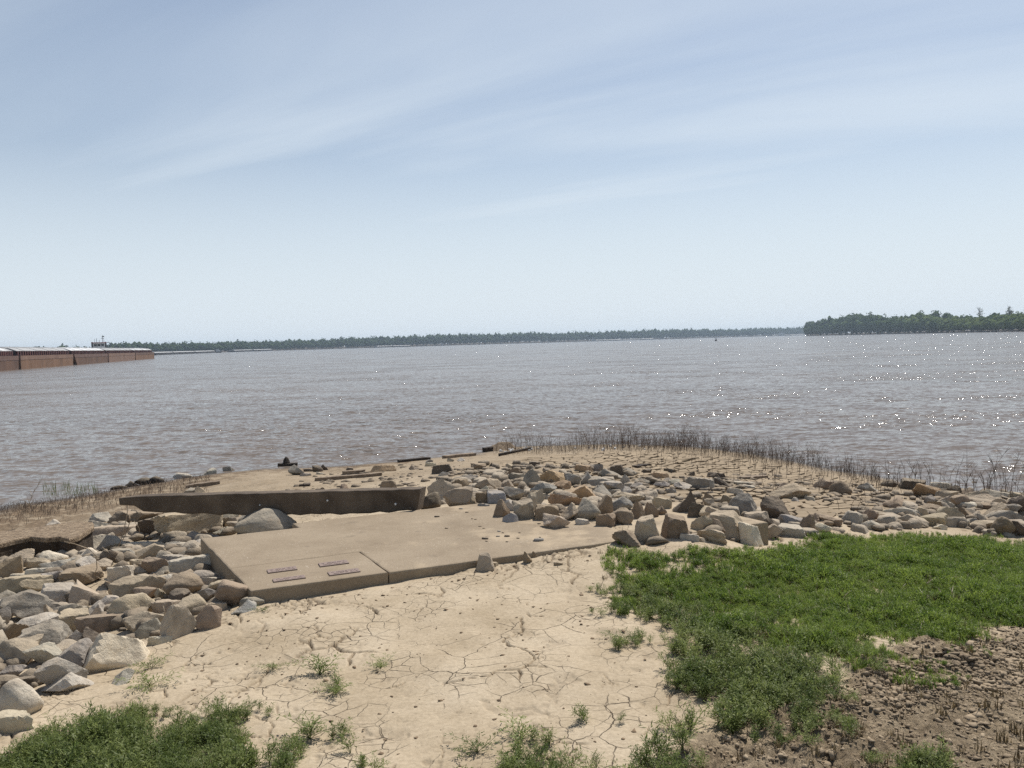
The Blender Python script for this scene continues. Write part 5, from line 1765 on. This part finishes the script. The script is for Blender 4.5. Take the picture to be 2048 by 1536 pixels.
def build_weeds():
    rg = np.random.default_rng(17)
    tufts = kind_objs([grass_mesh(300 + k, h=.055 + .010 * (k % 3)) for k in range(5)] + [weed_mesh(320 + k, h=.062, stems=6, leaf=.011) for k in range(4)], 'grass_leaf', 'tuft') + kind_objs([grass_mesh(340, blades=16, h=.075)], 'dry_leaf', 'tuft')
    RP = [(1195, 1122), (1250, 1103), (1340, 1100), (1480, 1100), (1560, 1086), (1700, 1068), (1850, 1068), (1950, 1078), (2120, 1088), (2700, 1110), (2900, 1260), (2300, 1265), (2048, 1275),
          (1960, 1300), (1800, 1312), (1740, 1370), (1680, 1330), (1560, 1330), (1470, 1300), (1400, 1290), (1330, 1240), (1240, 1225), (1225, 1180)]
    def keep(x, y, d):
        n = fbm2(x * 3.4, y * 3.4, 101, 4, .6)
        return d + (n - .56) * 1.5 > rg.uniform(-.25, .70, len(x))
    p, d = patch_points(RP, 1350, rg, keep)
    n = len(p)
    sc = rg.uniform(.75, 1.25, n) * (0.6 + .4 * np.clip(d / .35, 0, 1)) * (0.35 + 1.35 * fbm2(p[:, 0] * 3.2, p[:, 1] * 3.2, 103, 3) ** 1.3)
    rot = np.stack([rg.normal(0, .12, n), rg.normal(0, .12, n), rg.uniform(0, 6.28, n)], -1)
    instancer('green_patch', p, rot, sc, rg.integers(0, 10, n), tufts, 'dense patch of short bright green weeds beside the sand', 'weeds')
    weeds = kind_objs([weed_mesh(400 + k, h=.085 + .02 * (k % 3), stems=5 + k % 3) for k in range(8)], 'weed_leaf', 'weed')
    # looser feathery weeds between the green patch, the sand and the soil
    LP = [(1225, 1180), (1330, 1190), (1420, 1240), (1500, 1270), (1600, 1300), (1700, 1310), (1770, 1340), (1710, 1400), (1580, 1455), (1510, 1500), (1460, 1560), (1420, 1660), (1000, 1660), (1080, 1560), (1210, 1490), (1310, 1440),
          (1380, 1400), (1300, 1355), (1290, 1300), (1260, 1240)]
    def keep2(x, y, d):
        n = fbm2(x * 3.6, y * 3.6, 111, 3)
        return (d + (n - .50) * 1.5 > rg.uniform(-.10, .50, len(x)))
    p1, d1 = patch_points(LP, 620, rg, keep2)
    LL = [(-80, 1600), (10, 1530), (60, 1488), (130, 1447), (200, 1428), (290, 1424), (360, 1446), (410, 1490), (440, 1560), (400, 1700), (-200, 1700)]
    def keep3(x, y, d):
        n = fbm2(x * 3.0, y * 3.0, 121, 3)
        return d + (n - .5) * .5 > rg.uniform(-.02, .12, len(x))
    p2, d2 = patch_points(LL, 1100, rg, keep3)
    LM = [(330, 1430), (420, 1440), (520, 1480), (560, 1500), (640, 1480), (690, 1510), (740, 1560), (700, 1700), (300, 1700), (330, 1500)]
    def keep4(x, y, d):
        n = fbm2(x * 3.6 + 7, y * 3.6, 131, 3)
        return d + (n - .52) * 1.2 > rg.uniform(-.05, .32, len(x))
    p3, d3 = patch_points(LM, 620, rg, keep4)
    BM_ = [(820, 1560), (880, 1528), (960, 1516), (1060, 1500), (1120, 1510), (1200, 1520), (1220, 1600), (900, 1640)]
    p4, d4 = patch_points(BM_, 300, rg, keep4)
    RS = [(1785, 1545), (1810, 1518), (1850, 1512), (1890, 1530), (1900, 1560), (1860, 1640), (1780, 1640)]
    p5, d5 = patch_points(RS, 1200, rg, lambda x, y, d: d > rg.uniform(-.02, .05, len(x)))
    P = np.concatenate([p1, p2, p3, p4, p5]); n = len(P)
    sc = rg.uniform(.55, 1.05, n) * np.concatenate([0.72 + .4 * np.clip(q / .3, 0, 1) for q in (d1, d2, d3, d4, d5)])
    rot = np.stack([rg.normal(0, .15, n), rg.normal(0, .15, n), rg.uniform(0, 6.28, n)], -1)
    instancer('feathery_weeds', P, rot, sc, rg.integers(0, 8, n), weeds, 'loose feathery weeds spreading from the green patches over sand', 'weeds')
    # dry tufts in the turned soil and along the patch edges
    dry = kind_objs([grass_mesh(500 + k, blades=14, h=.06, spread=.03) for k in range(3)], 'dry_leaf', 'dry_tuft')
    p6, d6 = patch_points([(2048, 1290), (1800, 1330), (1560, 1450), (1430, 1560), (2250, 1640), (2250, 1290)], 60, rg, lambda x, y, d: d > 0)
    n = len(p6)
    instancer('dry_tufts', p6, np.stack([np.zeros(n), np.zeros(n), rg.uniform(0, 6.28, n)], -1), rg.uniform(.5, 1.1, n), rg.integers(0, 3, n), dry, 'withered brown grass tufts in the turned soil', 'grass')
    # separate plants on the sand
    for (px, py, s, lab, k) in [
        (640, 1350, 1.5, 'spreading weed clump alone on the sand by a dark mud patch', 1),
        (675, 1372, 1.0, 'low straggling weed beside the dark mud patch on the sand', 2),
        (762, 1336, .85, 'small weed sprig right of the lone sand clump', 3),
        (546, 1338, .75, 'tiny pale weed sprig left of the lone sand clump', 4),
        (672, 1388, .95, 'dark bushy sprig below the lone sand clump', 5),
        (1044, 1480, 1.35, 'upright weed plant at the bottom middle of the sand', 6),
        (955, 1505, 1.0, 'thin weed just left of the upright bottom plant', 7),
        (1245, 1282, .95, 'pale green weed tuft on cracked mud before the green patch', 8),
        (300, 1372, 1.3, 'weed clump on the sand above the dense corner weeds', 9),
        (305, 1335, 1.0, 'flat weed on the sand by the cream boulder', 10),
        (525, 1222, .6, 'little sprig at the near corner of the slab', 11),
        (240, 1218, .7, 'green sprig growing between the heap stones', 12),
        (620, 1478, 1.4, 'bushy dark weed at the upper tip of the corner weeds', 13)]:
        q = hit(px, py)[0]
        o = link('weed_plant', weed_mesh(600 + k, h=.10, stems=8, nodes=9, spread=1.6, leaf=.012), MAT['weed_leaf'], None, loc=tuple(q), rz=k * 1.3)
        o.scale = (s * 1.1, s * 1.1, s * .58)
        tag(o, lab, 'weed', 'single weeds on the sand')


build_weeds()


def stem_into(mb, rg, p, h, r=.003, branches=3, lean=.25):
    a = rg.uniform(0, 6.28); ln = rg.gauss(0, lean)
    p = Vector(p)
    dx, dy = math.cos(a) * ln * h, math.sin(a) * ln * h
    pts = [p + Vector((dx * t * t, dy * t * t, h * t)) for t in (0, .33, .66, 1)]
    pts[0].z -= .03
    mb.tube(pts, [r, r * .8, r * .6, r * .3], 3, False)
    for b in range(branches):
        t = rg.uniform(.3, .9); i = min(int(t * 3), 2); q = pts[i].lerp(pts[i + 1], t * 3 - i)
        an = rg.uniform(0, 6.28); bl = h * rg.uniform(.12, .35)
        mb.tube([q, q + Vector((math.cos(an) * bl * .55, math.sin(an) * bl * .55, bl * rg.uniform(.4, 1)))], [r * .6, r * .25], 3, False)


def build_stems():
    rg = random.Random(31)
    mb = MB()
    # the dense fringe along the point
    line = [(985, 906), (1040, 900), (1120, 902), (1200, 897), (1290, 894), (1380, 899), (1460, 908), (1540, 918), (1620, 934), (1700, 950), (1760, 964)]
    dens = [.35, .6, .9, 1.0, 1.6, 1.5, 1.2, 1.0, .8, .7, .5]
    xs_ = []; ys_ = []; hs = []
    for k in range(2300):
        while True:
            x = rg.uniform(985, 1760)
            if rg.random() < np.interp(x, [q[0] for q in line], dens) / 1.6: break
        y = np.interp(x, [q[0] for q in line], [q[1] for q in line]) + rg.gauss(0, 4.5)
        xs_.append(x); ys_.append(max(y, np.interp(x, [q[0] for q in line], [q[1] for q in line]) - 9)); hs.append((.10 + .40 * rg.random() ** 1.4) * (1.0 if 1150 < x < 1600 else .8) * (0.6 + .8 * float(noise2(np.array([x * .03]), np.array([3.3]), 5)[0])))
    P = hit(xs_, ys_)
    for p, h in zip(P, hs): stem_into(mb, rg, p, h, .0025, rg.randint(1, 4), .42)
    # thin spread on the point
    xx = [rg.uniform(1250, 1800) for k in range(170)]
    for p in hit(xx, [np.interp(x, [q[0] for q in line], [q[1] for q in line]) + abs(rg.gauss(0, 26)) + 6 for x in xx]):
        stem_into(mb, rg, p, rg.uniform(.10, .30), .0035, 2, .35)
    # weeds over the stones by the water at the picture edge
    xx = [rg.uniform(1740, 2450) for k in range(260)]
    for p in hit(xx, [np.interp(x, [1740, 1850, 2048, 2120, 2450], [968, 974, 992, 1000, 1045]) + rg.gauss(0, 8) for x in xx]):
        stem_into(mb, rg, p, rg.uniform(.12, .42), .0035, 3, .4)
    o = mb.build('dead_stems', MAT['dead_stem'])
    tag(o, 'fringe of thin dead brown stems along the water on the point', 'dead stems', kind='stuff')
    # stubble on the left bank
    mb = MB()
    xx = [rg.uniform(-320, 420) for k in range(2200)]
    for p in hit(xx, [np.interp(x, [-320, -40, 0, 120, 220, 300, 420], [1135, 1030, 1016, 1002, 984, 970, 952]) + abs(rg.gauss(0, 16)) - 2 for x in xx]):
        stem_into(mb, rg, p, rg.uniform(.03, .11), .003, 1, .7)
    o = mb.build('stubble', MAT['dead_stem'])
    tag(o, 'short dead stubble on the dark left bank', 'dead stems', kind='stuff')
    mb = MB()
    for k in range(110):
        x = rg.uniform(85, 195); y = rg.uniform(970, 992)
        p = at_z(x, y, WATER_Z); stem_into(mb, rg, p, rg.uniform(.05, .14), .004, 0, .3)
    o = mb.build('water_sprouts', MAT['weed_leaf'])
    tag(o, 'green sprouts standing in the shallows off the left bank', 'sprouts', kind='stuff')
    # tall single weeds
    for (x, y, h, br, mat, lab) in [
        (52, 1050, .62, 7, 'dry_stem', 'tall pale dead weed leaning on the left bank'),
        (295, 955, .55, 1, 'dead_stem', 'slender leaning dead stem at the left shoreline'),
        (318, 952, .75, 1, 'dead_stem', 'taller slender dead stem beside the leaning one at the left shoreline'),
        (440, 938, .5, 1, 'dead_stem', 'faint thin stem at the shore beyond the blackened rocks'),
        (1977, 990, .66, 5, 'dead_stem', 'tall upright bare weed among stones near the picture edge'),
        (1995, 988, .52, 6, 'dead_stem', 'branching bare weed just right of the tall upright one'),
        (2022, 992, .62, 6, 'dead_stem', 'forked bare weed last before the picture edge'),
        (1862, 972, .4, 5, 'dead_stem', 'bushy bare weed left of the tall weeds by the water'),
        (1910, 978, .45, 3, 'dead_stem', 'single thin weed between the bushy and the tall weeds'),
        (1832, 966, .36, 6, 'dead_stem', 'spreading bare weed above the orange topped rock'),
        (1934, 978, .62, 1, 'dead_stem', 'straight wispy stem against the glittering water')]:
        p = hit(x, y)[0]
        mb = MB(); r2 = random.Random(int(x)); stem_into(mb, r2, (0, 0, 0), h, .0042, br * 2, .3)
        o = mb.build('dead_weed', MAT[mat], None, loc=tuple(p))
        tag(o, lab, 'dead weed', 'tall dead weeds on the bank')
    # dry vines trailing over the left heap
    for pts, r, lab in [
        ([(256, 1012), (254, 1030), (248, 1060), (240, 1085), (232, 1105)], .004, 'long dry stem standing against the slabside heap'),
        ([(262, 1036), (252, 1068), (240, 1090)], .0035, 'short dry stem crossing the long dry stem on the heap'),
        ([(268, 1042), (278, 1056), (279, 1076)], .003, 'drooping dry stem right of the long dry stem'),
        ([(128, 1083), (150, 1088), (178, 1098), (192, 1112), (194, 1136), (188, 1150), (205, 1160), (236, 1172)], .0035, 'curling dry vine looping over the heap stones'),
        ([(148, 1198), (172, 1180), (196, 1166)], .0032, 'straight thin twig on the heap below the curling vine'),
        ([(60, 1074), (74, 1098)], .003, 'thin twig hanging over the broken slab edge'),
        ([(326, 1212), (330, 1226), (326, 1240)], .003, 'bent twig between the front heap stones'),
        ([(204, 1094), (226, 1112), (232, 1120)], .003, 'slanting twig in the middle of the slabside heap'),
        ([(75, 1081), (118, 1083)], .006, 'pale straight stick lying under the broken slab edge')]:
        H_ = hit([q[0] for q in pts], [q[1] for q in pts])
        d = np.hypot(H_[:, 0], H_[:, 1]).min() - .12
        W3 = [Vector(at_d(a, b, d)) for a, b in pts]
        mb = MB(); mb.tube([w - W3[0] for w in W3], r, 5)
        o = mb.build('dry_twig', MAT['dry_stem'], None, True, loc=tuple(W3[0])); tag(o, lab, 'twig', 'dry twigs on the slabside heap')


build_stems()


def plank(px0, px1, wd, th, label, mat='driftwood', name='drift_plank', jag=.012, seed=0):
    a, b = hit([px0[0], px1[0]], [px0[1], px1[1]])
    A, B = Vector(a), Vector(b)
    if min(A.z, B.z) < WATER_Z:
        A, B = Vector(at_z(float(px0[0]), float(px0[1]), WATER_Z)), Vector(at_z(float(px1[0]), float(px1[1]), WATER_Z))
    A.z = max(A.z, WATER_Z - .02); B.z = max(B.z, WATER_Z - .02)
    rg = random.Random(seed)
    d = (B - A); ln = d.length; ang = math.atan2(d.y, d.x)
    m = MB(); n = 7; vs = []; fs = []
    for i in range(n):
        t = i / (n - 1)
        w = wd * (1 - .25 * abs(t - .4)) + rg.uniform(-jag, jag); z = (B.z - A.z) * t
        x = ln * t
        o_ = rg.uniform(-jag, jag)
        vs += [(x, -w / 2 + o_, z - .02), (x, w / 2 + o_, z - .02), (x + rg.uniform(-jag, jag), w / 2 + o_, z + th + rg.uniform(-.004, .004)), (x + rg.uniform(-jag, jag), -w / 2 + o_, z + th + rg.uniform(-.004, .004))]
    for i in range(n - 1):
        for k in range(4):
            k2 = (k + 1) % 4; fs.append((i * 4 + k, (i + 1) * 4 + k, (i + 1) * 4 + k2, i * 4 + k2))
    fs += [(0, 1, 2, 3), tuple((n - 1) * 4 + k for k in (3, 2, 1, 0))]
    m.add(vs, fs)
    o = m.build(name, MAT[mat], None, loc=(A.x, A.y, A.z), rz=ang)
    tag(o, label, 'driftwood', 'driftwood on the bank')


plank((630, 962), (762, 951), .10, .05, 'long dark driftwood plank on the mud behind the beam', 'driftwood', seed=1)
plank((685, 949), (730, 946), .10, .06, 'short weathered plank just above the long driftwood plank', seed=2)
plank((797, 925), (858, 919), .12, .05, 'dark timber edge at the water, nearer half', 'dark_wood', 'shore_timber', seed=3)
plank((888, 917), (948, 911), .14, .055, 'weathered brown timber edge at the water, farther half', 'driftwood', 'shore_timber', seed=4)
plank((556, 932), (594, 931), .10, .05, 'black log floating just off the shore', 'dark_wood', 'drift_log', seed=5)
plank((1000, 912), (1064, 899), .06, .05, 'dark fallen branch at the start of the dead stems', 'dark_wood', 'drift_branch', seed=6)
plank((372, 976), (440, 967), .14, .05, 'flat brown plank half buried on the left bank', 'driftwood', seed=7)
plank((968, 904), (984, 902), .14, .09, 'black wood piece beside the pale debris at the tip', 'dark_wood', 'drift_log', seed=8)
plank((1268, 935), (1298, 931), .08, .03, 'thin stick lying on the cracked mud of the point', 'dark_wood', 'drift_branch', seed=9)
plank((1480, 958), (1530, 954), .12, .03, 'thin pale board on cracked mud among the stems', 'driftwood', seed=10)
plank((598, 973), (620, 972), .06, .03, 'short dark stick on the mud behind the beam', 'dark_wood', 'drift_branch', seed=11)
q = at_z(574.0, 931.0, WATER_Z)
v, f = rock_verts(9001, 'p', 3)
o = link('drift_stump', np_mesh('drift_stump', v * np.array([.16, .16, .22]), f, True), MAT['dark_wood'], None, loc=(q[0], q[1], WATER_Z + .07)); tag(o, 'small black stump sticking out of the water by the floating log', 'stump')
# pale debris heaped at the tip
q = hit(1004, 899)[0]
v, f = rock_verts(9002, 'a', 4)
o = link('debris_mound', np_mesh('debris_mound', v * np.array([.62, .5, .24]), f, True), MAT['gravel_top'], None, loc=(q[0], q[1], q[2] + .04)); tag(o, 'tan mound of silt and drift at the tip of the bank', 'mound')
mb = MB(); rg = random.Random(4)
xx = [rg.choice([rg.gauss(1022, 6), rg.uniform(990, 1300)]) for k in range(46)]
for p in hit(xx, [np.interp(x, [985, 1120, 1300], [902, 899, 894]) + rg.gauss(0, 2) for x in xx]):
    s = rg.uniform(.012, .04)
    mb.box((p[0], p[1], p[2] + s * .5), (s * 1.5, s, s), rg.uniform(0, 3))
o = mb.build('shore_litter', MAT['foam']); tag(o, 'white scraps of litter caught along the dead stems', 'litter', kind='stuff')
# wood chips and flakes lying on the slab
CH = [(874, 1034, 12, 'd'), (922, 1018, 9, 's'), (934, 1025, 7, 'd'), (970, 1078, 14, 'd'), (996, 1073, 9, 's'), (1014, 1073, 12, 'd'), (1036, 1077, 8, 'b'), (1076, 1082, 24, 's'), (998, 1063, 8, 's'), (1014, 1084, 6, 'd'), (973, 1083, 6, 'b'),
      (893, 1057, 8, 'b'), (1078, 1048, 8, 'd'), (960, 1053, 7, 'b'), (1006, 1066, 6, 'b'), (1080, 1075, 5, 'd'), (968, 1057, 6, 'b'), (944, 1038, 5, 'b'), (951, 1039, 6, 'b'), (1039, 1066, 5, 'b')]
wordc = {'d': 'dark', 's': 'slate grey', 'b': 'brown'}
by = {}
chips = []
for i, (x, y, w, t) in enumerate(CH):
    p = at_z(float(x), float(y), SLAB_Z); W = w * p[1] / F_PX
    v, f = rock_verts(9100 + i, 's', 2)
    o = link('stone_chip', np_mesh('stone_chip', v * np.array([W, W * .55, max(W * .28, .008)]), f), MAT['rock'], None, loc=(p[0], p[1], SLAB_Z + max(W * .10, .003)), rz=random.uniform(-.5, .5))
    o.color = (*TONE[t], 1)
    lab = f'{"larger" if w >= 9 else "tiny"} {wordc[t]} flake lying on the plaque slab'
    by.setdefault(lab, []).append((x, o))
for lab, ms in by.items():
    ms.sort(key=lambda q: q[0])
    W12 = ['first', 'second', 'third', 'fourth', 'fifth', 'sixth', 'seventh', 'eighth', 'ninth', 'tenth']
    for j, (x, o) in enumerate(ms): tag(o, lab if len(ms) == 1 else f'{lab}, {W12[j]} from left', 'stone chip', 'chips on the slab')

# ------------------------------------------------------------------ air


def build_haze():
    m = MB(); m.box((0, 2300, 11.0), (9000, 5400, 48.0))
    mat, nt = new_mat('haze')
    pv = N(nt, 'ShaderNodeVolumePrincipled')
    pv.inputs['Color'].default_value = (0.66, 0.81, 0.97, 1)
    pv.inputs['Density'].default_value = 0.00018
    pv.inputs['Anisotropy'].default_value = 0.2
    o_ = N(nt, 'ShaderNodeOutputMaterial')
    nt.links.new(pv.outputs[0], o_.inputs['Volume'])
    o = m.build('haze', mat)
    tag(o, 'thin humid haze over the river', kind='stuff')


build_haze()
